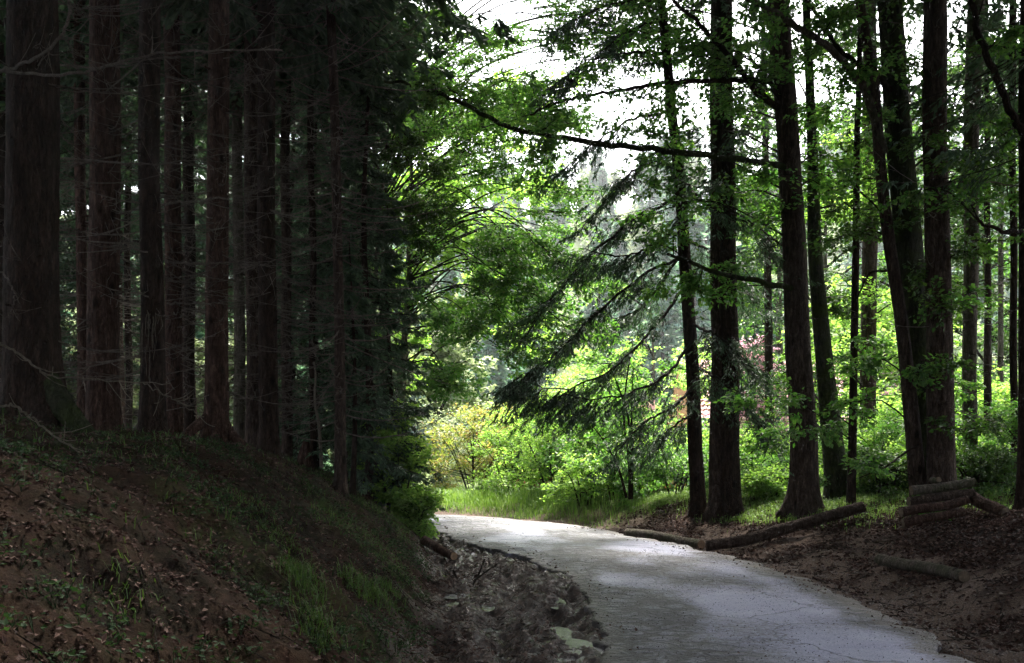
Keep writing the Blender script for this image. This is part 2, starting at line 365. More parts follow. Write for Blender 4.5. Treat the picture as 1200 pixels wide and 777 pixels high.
M['glass_dark'] = plain('dark_window_glass', (.03, .04, .05), .08, .1, 2)
def water_mat():
    m, t, out = newmat('puddle_water'); b = N(t, 'ShaderNodeBsdfPrincipled', Roughness=.13); b.inputs['Base Color'].default_value = (.06, .058, .062, 1); b.inputs['IOR'].default_value = 1.33; b.inputs['Specular IOR Level'].default_value = .8
    t.links.new(bump(t, noise(t, coords(t), 26, 4), .5, .02), b.inputs['Normal']); t.links.new(b.outputs[0], out.inputs[0]); return m
M['water'] = water_mat()

# ------------------------------------------------------------------ ground sheet
def axis(fine0, fine1, step, lo, hi, grow=1.13):
    c = list(np.arange(fine0, fine1+1e-6, step)); s = step; x = fine1
    while x < hi: s = min(s*grow, 25); x += s; c.append(x)
    s = step; x = fine0; pre = []
    while x > lo: s = min(s*grow, 25); x -= s; pre.append(x)
    return np.array(pre[::-1]+c)
gx = axis(-4.6, 6.6, .055, -700, 700); gx = np.unique(np.concatenate([gx[(gx < -2.1) | (gx > 1.0)], np.arange(-2.08, 1.0, .028)])); gy = axis(3.2, 20.5, .05, -120, 900)
GX, GY = np.meshgrid(gx, gy); GZ = height(GX, GY)
g = MB(); nx, ny = len(gx), len(gy)
ii = (np.arange(ny-1)[:, None]*nx+np.arange(nx-1)[None, :]).ravel()
g.add(np.stack([GX, GY, GZ], -1), np.stack([ii, ii+1, ii+nx+1, ii+nx], -1))
ground = g.build('ground', M['ground'], smooth=True); tag(ground, kind='structure', label='dark forest floor with muddy roadside strip and grassy verge')
gd, gs = road_dist(GX, GY); SL = np.where(gs < 0, np.minimum(toe(GY)-GX, gd-.45), -1)
def setattr_(o, nm, arr):
    a = o.data.attributes.new(nm, 'FLOAT', 'POINT'); a.data.foreach_set('value', np.clip(arr, 0, 1).ravel().astype(np.float32))
mudm = np.where((gs < 0) & (GY < 19), sstep(-.3, .0, gd)*(1-sstep(-.1, .35, SL+fbm(GX, GY, .5, 60)*.5)), 0)
crest = sstep(.9, 1.7, SL)*(1-sstep(2.4, 4, SL))*sstep(8.5, 11, GY)
def grass_mask(X, Y, SLm, d, s):
    L_ = np.where(s < 0, (.25+.9*sstep(.0, .25, fbm(X, Y, .9, 80)+.06))*sstep(.1, .5, SLm)*(.35+.65*sstep(7, 11, Y)*(1-sstep(2.2, 3.8, SLm))), 0)
    R_ = np.where(s > 0, sstep(1.2, 2.0, d+fbm(X, Y, .8, 90)*.8)*sstep(13, 16, Y)*(1-sstep(7, 9, X))+sstep(3, 4.5, d)*sstep(.05, .3, fbm(X, Y, 1.1, 93))*.6, 0)
    return np.clip(L_+R_, 0, 1)
setattr_(ground, 'mud', mudm); setattr_(ground, 'grass', grass_mask(GX, GY, SL, gd, gs))
mead = np.maximum(np.where(gs > 0, sstep(.3, .9, gd), 1)*sstep(17.5, 19.5, GY+np.where(gs > 0, 0, -3.5))*(1-sstep(2, 4, GX-0.35*(GY-18)))*sstep(-12, -8, GX), sstep(28, 34, GY))
setattr_(ground, 'meadow', mead)
setattr_(ground, 'grit', np.where(gs > 0, (sstep(-.1, .1, gd)*(1-sstep(.3, 1.7, gd+fbm(GX, GY, .7, 97)*2.2))), 0)*.85)

# ------------------------------------------------------------------ road
nl, na = 900, 96
u = np.linspace(-1, 1, na)
# finer sampling on the stretch in view
ks = np.concatenate([np.linspace(0, 250, 80), np.linspace(250, 720, 1000), np.linspace(720, 899, 80)])
kc = np.stack([np.interp(ks, np.arange(900), c) for c in (ctr[:, 0], ctr[:, 1])], -1); kh = np.interp(ks, np.arange(900), hw); kn = nrm(np.stack([np.interp(ks, np.arange(900), nor[:, i]) for i in (0, 1)], -1))
arc = np.concatenate([[0], np.cumsum(np.linalg.norm(np.diff(kc, axis=0), axis=1))])
rag = lambda sd_, s: vnoise(arc, arc*0+s, .9, s)*.16+vnoise(arc, arc*0+s, .25, s+1)*.13+vnoise(arc, arc*0, .08, s+2)*.035
wl = kh+rag(-1, 210); wr = kh+rag(1, 230)*1.3
off = np.where(u[None, :] < 0, u[None, :]*wl[:, None], u[None, :]*wr[:, None])
RX = kc[:, None, 0]+off*kn[:, None, 0]; RY = kc[:, None, 1]+off*kn[:, None, 1]
RZ = .028+.03*(1-u[None, :]**2)+fbm(RX, RY, 1.1, 240)*.02+fbm(RX, RY, .25, 243)*.012
RZ[:, 0] -= .012; RZ[:, -1] -= .012
X2 = np.concatenate([RX[:, :1], RX, RX[:, -1:]], 1); Y2 = np.concatenate([RY[:, :1], RY, RY[:, -1:]], 1); Z2 = np.concatenate([RZ[:, :1]*0-.13, RZ, RZ[:, -1:]*0-.13], 1)
r_ = MB(); w_ = na+2; ii = (np.arange(len(ks)-1)[:, None]*w_+np.arange(w_-1)[None, :]).ravel()
r_.add(np.stack([X2, Y2, Z2], -1), np.stack([ii, ii+1, ii+w_+1, ii+w_], -1))
road = r_.build('road', M['asphalt'], smooth=True); tag(road, kind='structure', label='narrow wet weathered asphalt forest road bending left')
U2 = np.concatenate([u[:1], u, u[-1:]])[None, :]+X2*0
def blob(cx, cy, rx, ry): return np.exp(-(((X2-cx)/rx)**2+((Y2-cy)/ry)**2))
worn_dimmed = .24+.5*sstep(14, 17, Y2)*(1-.75*np.exp(-((U2+.05+.1*np.sin(Y2))/.22)**2))+.6*blob(1.0, 7.2, .8, 2.2)+.35*sstep(15, 17, Y2)*sstep(-.2, .5, U2)+.45*blob(1.25, 9.3, .45, 1.0)+.5*blob(.9, 13, .5, 1.3)+.45*sstep(.55, .9, U2)*(Y2 < 14)+.35*sstep(.65, .9, -U2)+fbm(X2*1.0, Y2*.6, 1.1, 250)*.75  # wear patches, plus painted darkening that tones down sunlight on the far bend
setattr_(road, 'worn_dimmed', worn_dimmed)
setattr_(road, 'dirt', .42*sstep(.72, 1, abs(U2))+.45*blob(1.9, 13.6, .6, .3)+.12+.25*sstep(.6, .95, U2))

# puddles
for i, (a, b, ra, rb_) in enumerate(PUD):
    m_ = MB(); n = 44; th = np.linspace(0, 2*math.pi, n, endpoint=False)
    rr = 1.7*(1+.1*np.cos(2*th+i))
    qa = RG.random(400)*6.283; qr = RG.random(400)**.5*1.25; lv = float(np.percentile(height(a+ra*qr*np.cos(qa), b+rb_*qr*np.sin(qa)), 46))
    V = np.stack([a+ra*rr*np.cos(th), b+rb_*rr*np.sin(th), th*0+lv], -1)
    V = np.vstack([V, [[a, b, lv]]]); j = np.arange(n)
    m_.add(V, np.stack([j, (j+1) % n, np.full(n, n)], -1))
    o = m_.build('puddle', M['water'], origin=(a, b, lv)); tag(o, kind='structure', label='shallow rain puddle in the muddy roadside strip')

# ------------------------------------------------------------------ plant builders
def leaf_cloud(mb, P0, P1, n_leaf, L, jitter=.05, tilt=.45, wr=.72):
    """leaves along twigs P0->P1, set nearly flat as in a shade spray"""
    T = len(P0); 
    if not T: return
    t = RG.random((T, n_leaf, 1))*.95+.08
    p = P0[:, None]*(1-t)+P1[:, None]*t+RG.normal(size=(T, n_leaf, 3))*jitter*np.array([1, 1, .6])
    ax = nrm(P1-P0)[:, None]+RG.normal(size=(T, n_leaf, 3))*.75*np.array([1, 1, .45]); ax[..., 2] -= .25
    nn = RG.normal(size=(T, n_leaf, 3))*tilt; nn[..., 2] += 1
    kites(mb, p.reshape(-1, 3), ax.reshape(-1, 3), nrm(nn).reshape(-1, 3), L*(.65+.6*RG.random(T*n_leaf)), L*wr*(.7+.5*RG.random(T*n_leaf)))
def clump(wood, leaves, start, c, r, r0=.03, subs=9, twigs=5, nleaf=9, L=.085, flat=.42, sag=.15):
    start = np.asarray(start, float); c = np.asarray(c, float); D = np.linalg.norm(c-start)
    mid = (start+c)/2+A(0, 0, sag*D)+RG.normal(size=3)*.04*D
    cv = spline([start, mid, c], max(5, int(D/.35)+3))
    tube(wood, cv, np.linspace(r0, r0*.3, len(cv)), 5, cap=False)
    base = cv[(len(cv)*(.35+.65*RG.random(subs))).astype(int).clip(0, len(cv)-1)]
    tgt = c+rnd_unit(subs, flat)*r*(.35+.65*RG.random((subs, 1))**.5)
    far_ = np.linalg.norm(tgt-base, axis=1, keepdims=True)
    base = np.where(far_ > 1.4*r, c+(base-c)*.4, base)
    midp = (base+tgt)/2+RG.normal(size=(subs, 3))*.08*r+A(0, 0, .05*r)
    sticks(wood, base, midp, r0*.33, r0*.24); sticks(wood, midp, tgt, r0*.24, r0*.12)
    b2 = np.repeat(np.stack([base, midp, tgt], 1), twigs, 0); k = RG.random((len(b2), 1))
    s0 = np.where(k < .45, b2[:, 0]*(1-k/.45)+b2[:, 1]*(k/.45), b2[:, 1]*(1-(k-.45)/.55)+b2[:, 2]*((k-.45)/.55))
    dv = nrm(b2[:, 2]-b2[:, 0])+rnd_unit(len(b2), .4)*.9; dv[:, 2] *= .6
    s1 = s0+nrm(dv)*r*(.22+.30*RG.random((len(b2), 1)))
    sticks(wood, s0, s1, .004, .002)
    leaf_cloud(leaves, s0, s1, nleaf, L)
def spruce_spray(wood, nd, s, d, L, droop=.25, curl=.12, m2=22, m3=8, hang=.25, kl=.10, kw=.030, r0=.012, l2=.32, bare=.12):
    """N needle-covered branches at once (s, d: Nx3; L: N)"""
    n = len(s); L = np.broadcast_to(L, n).astype(float); d = nrm(d*A(1, 1, 0)+A(0, 0, 1e-6))
    side = np.cross(d, A(0, 0, 1)); dr = np.broadcast_to(droop, n)*(1+.3*RG.normal(size=n)); cu = np.broadcast_to(curl, n)
    wob = RG.normal(size=(n, 1))*.07
    def pos(t): return s[:, None]+d[:, None]*(L[:, None]*t)[..., None]+side[:, None]*(L[:, None]*wob*t*t)[..., None]+A(0, 0, 1)*(L[:, None]*(-dr[:, None]*t+cu[:, None]*t*t))[..., None]
    tt = np.tile(np.linspace(0, 1, 6), (n, 1)); pp = pos(tt)
    rr = (r0*np.linspace(1, .3, 6))[None]*(.6+.4*L[:, None]/max(L.max(), .1))
    for k in range(5): sticks(wood, pp[:, k], pp[:, k+1], rr[:, k], rr[:, k+1])
    t = bare+(1-bare)*RG.random((n, m2)); q = pos(t); sg = np.where(RG.random((n, m2)) < .5, -1, 1)[..., None]
    dd = d[:, None]*.75+side[:, None]*sg*(.5+.6*RG.random((n, m2, 1)))+RG.normal(size=(n, m2, 3))*.15; dd[..., 2] -= hang*(.5+RG.random((n, m2)))
    dd = nrm(dd); ln = (l2*L[:, None]*(1.08-t)*(.6+.7*RG.random((n, m2))))[..., None].clip(.08, .75)
    q1 = q+dd*ln; q1[..., 2] -= hang*ln[..., 0]*.35
    Q0 = q.reshape(-1, 3); Q1 = q1.reshape(-1, 3)
    sticks(wood, Q0, Q1, .004, .002)
    m = len(Q0); k = (np.arange(m3)/m3)[None, :, None]+RG.random((m, m3, 1))/m3
    b = Q0[:, None]*(1-k)+Q1[:, None]*k; ax = nrm(Q1-Q0)[:, None]
    sd2 = np.cross(ax, A(0, 0, 1)); sg2 = np.where(RG.random((m, m3)) < .5, -1, 1)[..., None]
    kd = ax*.8+sd2*sg2*.6+RG.normal(size=(m, m3, 3))*.22; kd[..., 2] -= hang*.7*RG.random((m, m3))
    nn = RG.normal(size=(m, m3, 3))*.5+A(0, 0, 1)
    kites(nd, b.reshape(-1, 3), kd.reshape(-1, 3), nrm(nn).reshape(-1, 3), kl*(.6+.8*RG.random(m*m3)), kw*(.7+.6*RG.random(m*m3)), .03)
def spruce_crown(wood, nd, H0, H1, R, dens=1, step=.42, droop=.3, curl=.18, per=6, m2=20, m3=7, kl=.12, kw=.04, l2=.32, axis_pts=None, hang=.25):
    z = np.arange(H0, H1-.15, step); zz = np.repeat(z, per)+RG.normal(size=len(z)*per)*step*.3
    az = RG.random(len(zz))*2*math.pi; f = np.clip((H1-zz)/(H1-H0), .03, 1)
    L = R*f**.75*(.65+.5*RG.random(len(zz))); d = np.stack([np.cos(az), np.sin(az), az*0], -1)
    s = np.stack([zz*0, zz*0, zz], -1)
    if axis_pts is not None:
        s[:, 0] = np.interp(zz, axis_pts[:, 2], axis_pts[:, 0]); s[:, 1] = np.interp(zz, axis_pts[:, 2], axis_pts[:, 1])
    spruce_spray(wood, nd, s, d, L, droop, curl, m2, m3, hang, kl, kw, l2=l2)
def dead_twigs(mb, axis_pts, z0, z1, n, Lr=(.5, 1.8), r=.008, seed=None):
    z = z0+(z1-z0)*RG.random(n); az = RG.random(n)*2*math.pi; L = (Lr[0]+(Lr[1]-Lr[0])*RG.random(n)**1.5)[:, None]
    s = np.stack([np.interp(z, axis_pts[:, 2], axis_pts[:, 0]), np.interp(z, axis_pts[:, 2], axis_pts[:, 1]), z], -1)
    d = np.stack([np.cos(az), np.sin(az), az*0], -1); side = np.cross(d, A(0, 0, 1)); w = RG.normal(size=(n, 1))*.15
    dp = .15+.35*RG.random((n, 1)); cu = .1+.5*RG.random((n, 1))
    f = lambda t: s+d*L*t+side*w*L*t*t+A(0, 0, 1)*L*(-dp*t+cu*t*t)
    K = 6; pr = f(0)
    for k in range(1, K+1):
        q = f(k/K); sticks(mb, pr, q, r*(1.1-(k-1)/K*.85), r*(1.1-k/K*.85)); pr = q
    for _ in range(5):
        t = .25+.7*RG.random((n, 1)); b = f(t); e = b+(nrm(d*.6+side*RG.choice([-1, 1], (n, 1))*(.4+.6*RG.random((n, 1))))*L*(.12+.25*RG.random((n, 1)))*(1.15-t))+A(0, 0, 1)*RG.normal(size=(n, 1))*.08
        m = (b+e)/2+RG.normal(size=b.shape)*.015; m[:, 2] -= .015
        sticks(mb, b, m, r*.45, r*.35); sticks(mb, m, e, r*.35, r*.2)

def trunk_axis(pts, Y, top=16.0, n=None, base_z=None):
    """pts: (px, py, width px) from top of picture to the foot, at depth Y -> world axis points bottom-up, radii"""
    w = [P(a, b, Y) for a, b, _ in pts]; rad = [c*Y/F/2 for *_, c in pts]
    w = w[::-1]; rad = rad[::-1]
    x0 = w[0][0]; gz = H(x0, Y) if base_z is None else base_z
    w[0] = A(x0, Y, gz-.12)
    d = (w[-1]-w[-2])/max(w[-1][2]-w[-2][2], .1); d[0] *= .6
    z = w[-1][2]
    if top > z+.5:
        for k in (.5, 1):
            zz = z+(top-z)*k; w.append(w[len(pts)-1]+d*(zz-z)); rad.append(rad[len(pts)-1]*(1-.85*k))
    w = np.array(w); rad = np.array(rad)
    s = spline(np.c_[w, rad], max(22, int((w[-1, 2]-w[0, 2])/.22)))
    z0 = s[0, 2]; low = z0+np.array([0, .06, .12, .2, .3, .42, .56, .75])
    lo = np.stack([np.interp(low, s[:, 2], s[:, k]) for k in range(4)], -1); s = np.vstack([lo, s[s[:, 2] > z0+.9]])
    wob = np.stack([vnoise(s[:, 2], s[:, 2]*0+Y*3.1, 1.6, 301), vnoise(s[:, 2], s[:, 2]*0+Y*2.7, 1.6, 302)], -1)*.06
    s[:, :2] += wob*sstep(0, 1.5, s[:, 2:3]-z0)
    return s[:, :3], s[:, 3], A(x0, Y, gz)
def make_trunk(root, ax, rad, mat, flare=.5, sides=22, lobes=5, ph=None, rough=.03, name='trunk'):
    m_ = MB(); tube(m_, ax, rad, sides, flare=flare, lobes=lobes, ph=RG.random()*6 if ph is None else ph, rough=rough)
    # knots: short broken branch stubs
    if sides >= 16:
        n = int((ax[-1, 2]-ax[0, 2])*1.6); z = ax[0, 2]+1+RG.random(n)*8; az = RG.random(n)*6.28
        s = np.stack([np.interp(z, ax[:, 2], ax[:, 0]), np.interp(z, ax[:, 2], ax[:, 1]), z], -1); rr = np.interp(z, ax[:, 2], rad)[:, None]
        d = np.stack([np.cos(az), np.sin(az), .1+az*0], -1)
        sticks(m_, s+d*rr*.8, s+d*(rr+.02+.06*RG.random((n, 1))), .018, .010)
    return m_.build(name, mat, root, smooth=True)
def branch_px(mb, pts, r0, r1, sides=6, n=24, wig=.0):
    """a branch through (px, py, Y) points"""
    w = spline([P(*q) for q in pts], n); w[1:] += RG.normal(size=(n-1, 3))*wig
    tube(mb, w, np.linspace(r0, r1, n), sides, cap=False); return w

# ------------------------------------------------------------------ left stand: tall spruces on the bank
LEFT = [  # pts (px, py, width), depth, bark, flare, lobes, label, branch count
 ([(38, 0, 58), (37, 250, 62), (38, 400, 66), (42, 508, 74)], 8.6, 'bark_dark', .75, 5, 'broadest dark spruce trunk at the left edge, moss on its spreading root', 14),
 ([(95, 0, 13), (95, 300, 13), (96, 512, 14)], 15.0, 'bark_red', .3, 4, 'slim pinkish-lit trunk just right of the broadest trunk', 20),
 ([(122, 0, 35), (121, 250, 37), (122, 512, 40)], 10.5, 'bark_red', .4, 5, 'red-brown spruce trunk, second of the thick trunks from the left', 26),
 ([(178, 0, 25), (177, 250, 26), (179, 522, 32)], 10.0, 'bark_dark', .45, 4, 'near-black trunk with pale resin streaks, left of the twin reddish trunks', 22),
 ([(201, 0, 19), (202, 250, 20), (204, 520, 22)], 12.5, 'bark_red', .3, 5, 'reddish trunk half hidden behind the resin-streaked trunk', 24),
 ([(221, 0, 12), (222, 250, 13), (222, 515, 14)], 16.0, 'bark_dark', .3, 5, 'thin dark trunk left of the red-brown arched-root trunk', 24),
 ([(255, 0, 25), (254, 250, 27), (254, 520, 30)], 11.0, 'bark_red', .9, 3, 'red-brown spruce trunk standing on arched spreading roots', 26),
 ([(280, 0, 12), (279, 250, 13), (280, 528, 15)], 15.0, 'bark_grey', .3, 5, 'thin grey trunk just right of the arched-root trunk', 24),
 ([(295, 0, 17), (295, 250, 18), (296, 535, 20)], 13.0, 'bark_spruce', .3, 5, 'left one of two close brown trunks at the crest of the bank', 26),
 ([(313, 0, 21), (314, 250, 22), (315, 538, 25)], 12.0, 'bark_dark', .35, 5, 'right one of two close dark trunks at the crest of the bank', 24),
 ([(335, 0, 11), (335, 250, 12), (336, 538, 14)], 16.0, 'bark_spruce', .3, 5, 'slim brown trunk behind the right of the two close trunks', 30),
 ([(388, 0, 11), (393, 200, 12), (397, 400, 13), (399, 560, 16)], 12.6, 'bark_spruce', .3, 5, 'slim spruce trunk with many bare whorls in front of the drooping young spruces', 44),
 ([(4, 0, 16), (3, 300, 17), (2, 505, 18)], 17.0, 'bark_dark', .3, 5, 'trunk cut by the left edge behind the broadest trunk', 18),
 ([(152, 60, 7), (150, 300, 8), (151, 515, 9)], 22.0, 'bark_dark', .3, 5, 'pole-thin far trunk between the second and third thick trunks', 10),
 ([(365, 120, 8), (366, 300, 8), (367, 545, 9)], 15.5, 'bark_dark', .3, 5, 'dark pole trunk left of the slim whorled spruce', 34),
]
SPR = []
for i, (pts, Y, bk, fl, lb, lab, nb) in enumerate(LEFT):
    Y_ = Y; ax, rad, base = trunk_axis(pts, Y, top=19); rad = rad*.93
    root = empty('spruce_tree', base, lab, 'tree', 'tall spruces on the left bank')
    make_trunk(root, ax, rad, M[bk], fl, 26 if i in (0, 2, 3, 6) else 16, lb, ph={0: 5.6, 6: .5}.get(i))
    tw = MB(); dead_twigs(tw, ax, base[2]+.7, 8.5, int(nb*3.4), (.4, 2.1), .008+.003*(i % 2)); tw.build('dead_branches', M['twig'], root)
    SPR.append((root, ax, rad))
# arched roots and other roots as parts
def roots(root, specs, mat):
    for pts, r0, r1 in specs:
        m_ = MB(); w = spline(pts, 14); tube(m_, w, np.linspace(r0, r1, 14), 9, rough=.05); m_.build('root', mat, root, smooth=True)
def rootpts(b, dx, dy, up, L):
    out = []
    for t in np.linspace(0, 1, 5):
        x, y = b[0]+dx*L*t, b[1]+dy*L*t; out.append(A(x, y, H(x, y)+up*(1-t)**2-.03-.06*t))
    return out
b = SPR[0][0].location; roots(SPR[0][0], [(rootpts(b, .9, -.45, .75, .95), .15, .05), (rootpts(b, .3, -1, .5, .6), .12, .04)], M['bark_moss'])
b = SPR[6][0].location; roots(SPR[6][0], [(rootpts(b, -.75, -.6, .55, .7), .075, .04), (rootpts(b, .95, -.35, .55, .75), .08, .045), (rootpts(b, .25, -1, .5, .5), .06, .03)], M['bark_red'])
b = SPR[3][0].location; roots(SPR[3][0], [(rootpts(b, -1, -.2, .35, .42), .06, .03)], M['bark_grey'])
# resin streaks on the fourth trunk
m_ = MB(); ax4, rad4 = SPR[3][1], SPR[3][2]
for k in range(14):
    px = 167+RG.random()*20; y0 = 360+RG.random()*50; ln = 10+40*RG.random()
    q = [P(px+RG.normal()*.6, y0+ln*t, 10.0) for t in np.linspace(0, 1, 6)]
    for p in q:
        xc = np.interp(p[2], ax4[:, 2], ax4[:, 0]); yc = np.interp(p[2], ax4[:, 2], ax4[:, 1]); r = np.interp(p[2], ax4[:, 2], rad4); dx = np.clip(p[0]-xc, -.9*r, .9*r)
        p[0] = xc+dx; p[1] = yc-math.sqrt(r*r-dx*dx)-.002
    tube(m_, q, [.004, .007, .006, .005, .005, .002], 5, cap=False)
m_.build('resin_streaks', M['twig_pale'], SPR[3][0])
# long bare branches that sweep across the picture
LONG = [ (0, [(-6, 82, 8.2), (50, 88, 7.9), (95, 85, 7.6), (135, 74, 7.5), (190, 62, 7.5), (260, 59, 7.6), (330, 58, 7.7)], .014, .006),
 (0, [(-5, 84, 8.0), (25, 76, 7.6), (55, 60, 7.4), (76, 34, 7.3), (82, -8, 7.2)], .015, .011),
 (2, [(68, 76, 10.3), (118, 79, 10.0), (160, 72, 9.8), (215, 66, 9.8)], .012, .005),
 (2, [(68, 185, 10.3), (140, 190, 9.8), (185, 192, 9.6), (235, 186, 9.6), (300, 172, 9.7)], .012, .004),
 (4, [(190, 240, 9.9), (240, 234, 9.6), (285, 230, 9.5), (325, 218, 9.6)], .014, .005),
 (4, [(194, 307, 10.4), (235, 309, 10), (275, 307, 10), (312, 296, 10)], .014, .005),
 (4, [(196, 355, 10.4), (240, 356, 10), (280, 352, 10), (318, 342, 10)], .011, .004),
 (0, [(-4, 402, 6.6), (18, 412, 6.6), (40, 429, 6.6), (58, 440, 6.7), (100, 444, 6.8), (150, 448, 6.9), (200, 450, 7)], .010, .004),
 (0, [(168, 449, 6.95), (190, 461, 7.0), (215, 475, 7.0), (238, 489, 7.1)], .005, .003),
 (0, [(-4, 475, 6.4), (20, 477, 6.4), (40, 493, 6.4), (70, 515, 6.3), (95, 530, 6.3)], .010, .005),
 (2, [(82, 9, 10.2), (120, 10, 9.9), (165, 8, 9.8)], .008, .004),
 (0, [(4, 320, 8.2), (14, 335, 8), (17, 350, 7.9), (10, 372, 7.9)], .008, .004),
 (11, [(390, 130, 12.5), (350, 140, 12.2), (300, 170, 12), (250, 200, 12)], .012, .004),
 (11, [(392, 210, 12.5), (350, 222, 12.2), (310, 235, 12)], .012, .004),
 (11, [(394, 372, 12.5), (370, 352, 12.2), (345, 330, 12), (330, 320, 12)], .012, .004),
 (11, [(397, 300, 12.5), (440, 298, 12.4), (480, 290, 12.3)], .010, .004) ]
for ti, pts, r0, r1 in LONG:
    m_ = MB(); w = branch_px(m_, pts, r0, r1, 6, 30, .006)
    for k in range(8):
        i0 = RG.integers(6, 28); q = w[i0]; e = q+A(RG.normal()*.12+.1, RG.normal()*.1, RG.normal()*.1); tube(m_, spline([q, (q+e)/2+A(0, 0, -.02), e], 5), np.linspace(.004, .002, 5), 4, cap=False)
    m_.build('dead_branch', M['twig_pale'] if pts[0][1] in (402, 449, 475) else M['twig'], SPR[ti][0])
# crowns of the left stand: shared, high above the picture
CR = []
for v in range(3):
    w_, n_ = MB(), MB(); spruce_crown(w_, n_, 0, 11, 2.9, step=.5, per=6, m2=24, m3=11, kl=.16, kw=.062, droop=.4, l2=.34, hang=.4)
    CR.append((w_.mesh('crown_wood', M['twig_dark']), n_.mesh('crown', M['needle'])))
for i, (root, ax, rad) in enumerate(SPR):
    for nm, me in (('crown_branches', CR[i % 3][0]), ('crown', CR[i % 3][1])):
        c = child(nm, me, root); z = 7.6+RG.random()*1.4
        c.location = (np.interp(z, ax[:, 2], ax[:, 0])-root.location.x, np.interp(z, ax[:, 2], ax[:, 1])-root.location.y, z-root.location.z)
# ---- prototypes of whole spruces for the deep stand, and unseen ones added around the camera for shade
def proto_spruce(idx, r, h, zc):
    root = empty('spruce_tree', (0, 0, 0), 'tall spruce', 'tree')
    z = np.linspace(-.15, h, 16); ax = np.stack([.08*np.sin(z*.5+idx), .08*np.cos(z*.43+idx)-.08, z], -1)
    make_trunk(root, ax, r*np.linspace(1, .12, 16)**.8, M[['bark_spruce', 'bark_dark', 'bark_red'][idx]], .4, 14)
    tw = MB(); dead_twigs(tw, ax, 1.0, zc+1.5, 90, (.5, 2.3), .010); tw.build('dead_branches', M['twig'], root)
    a = child('crown_branches', CR[idx][0], root); bq = child('crown', CR[idx][1], root)
    for c in (a, bq): c.location = (0, 0, zc); c.scale = (1, 1, (h-zc)/11)
    KIDS[root.name] = list(root.children); return root
PS = [proto_spruce(0, .20, 19, 6.5), proto_spruce(1, .15, 16, 4.0), proto_spruce(2, .24, 21, 8)]
bpy.context.view_layer.update()
for r_0 in PS: KIDS[r_0.name] = [c for c in bpy.data.objects if c.parent == r_0]
placed = []
def place_protos(spots, lab, group, idx=None):
    for k, (x, y, s) in enumerate(spots):
        src = PS[(k if idx is None else idx) % 3]
        if src.location.length < .01 and src['label'] == 'tall spruce':
            o = src; o.location = (x, y, H(x, y)); o.rotation_euler.z = RG.random()*6.28; o.scale = (s, s, s); o['label'] = lab; o['group'] = group
        else: o = copy_tree(src, (x, y, H(x, y)), RG.random()*6.28, s, label=lab, group=group)
        placed.append(o)
def scatter(n, x0, x1, y0, y1, dmin, ok=lambda x, y: True):
    out = []; t = 0
    while len(out) < n and t < 4000:
        t += 1; x, y = x0+(x1-x0)*RG.random(), y0+(y1-y0)*RG.random()
        if ok(x, y) and all((x-a)**2+(y-b)**2 > dmin**2 for a, b, _ in out): out.append((x, y, .85+.35*RG.random()))
    return out
okl = lambda x, y: (x < -.40*y-.3 or y > 26) and x/y < -.16 and road_dist(np.array([x]), np.array([y]))[0][0] > 1.2
back = scatter(20, -19, -3.5, 16.5, 34, 2.0, okl)
place_protos(back, 'one of the slim dim spruces deep in the stand behind the thick left trunks', 'dim spruces deep in the left stand')
side = [(-4.6, 1.5, 1), (-7.5, 4.5, 1.1), (-9.5, 8, 1), (-3.4, -2.5, 1.05), (-6.5, -1.5, .95), (-12, 2, 1), (-13, 7, 1), (-2.6, -7, 1), (-5.5, -6, 1.1), (1.8, -9, 1), (4.8, -6.5, 1.1), (5.8, -1, 1), (7.6, 2.2, 1.1), (8.5, 5.6, 1), (10.5, 8.5, 1), (8.5, -4, 1), (11, .5, .95), (-9.5, -3.5, 1), (2.8, -13, 1), (7, -11, 1), (-1, -12, 1), (12.5, 4.5, 1), (13, 10, .9), (-8, -9, 1), (-14, -3, 1)]  # all out of view, added to block sky light around the camera
place_protos(side, 'tall unseen spruce added beside and behind the viewpoint to block sky light', 'unseen spruces added around the viewpoint')

# unseen beeches added so that their crowns shade the road and banks
OB = []
for v in range(2):
    w_, l_ = MB(), MB()
    for k in range(34):
        c = A(0, 0, 13.2)+rnd_unit(1, 1)[0]*A(5, 5, 2.8)*RG.random()**.4; clump(w_, l_, A(0, 0, 8+c[2]*.15), c, 1.6, r0=.08, subs=10, twigs=5, nleaf=7, L=.30)
    t_ = MB(); tube(t_, [A(0, 0, -.3), A(0, 0, .4), A(.1, 0, 4), A(.2, .15, 9), A(0, 0, 14)], [.34, .27, .24, .17, .05], 14, flare=.3)
    OB.append((t_.mesh('trunk', M['bark_grey'], smooth=True), w_.mesh('limbs', M['twig_dark']), l_.mesh('crown', M['leaf_deep'])))
for k, (x, y) in enumerate([(-3.9, .6), (4.9, 2.6), (6.1, 7.2), (8.0, 10.9), (-9.0, 12.5), (1.5, -6.0), (-7.2, 6.2), (10.6, 14.6), (8.6, -.5), (-2.2, -4.4), (3.2, -2.4), (-5.6, 3.2), (-6.8, 9.6), (7.0, 4.6), (-11, 5), (11.5, 6.5), (0, -10), (12, 11)]):
    root = empty('beech_tree', (x, y, H(x, y)), 'tall unseen beech added to shade the foreground, its crown above the picture', 'tree', 'unseen beeches added for shade'); root.rotation_euler.z = k*1.3
    for nm, me in zip(('trunk', 'limbs', 'crown'), OB[k % 2]): child(nm, me, root)

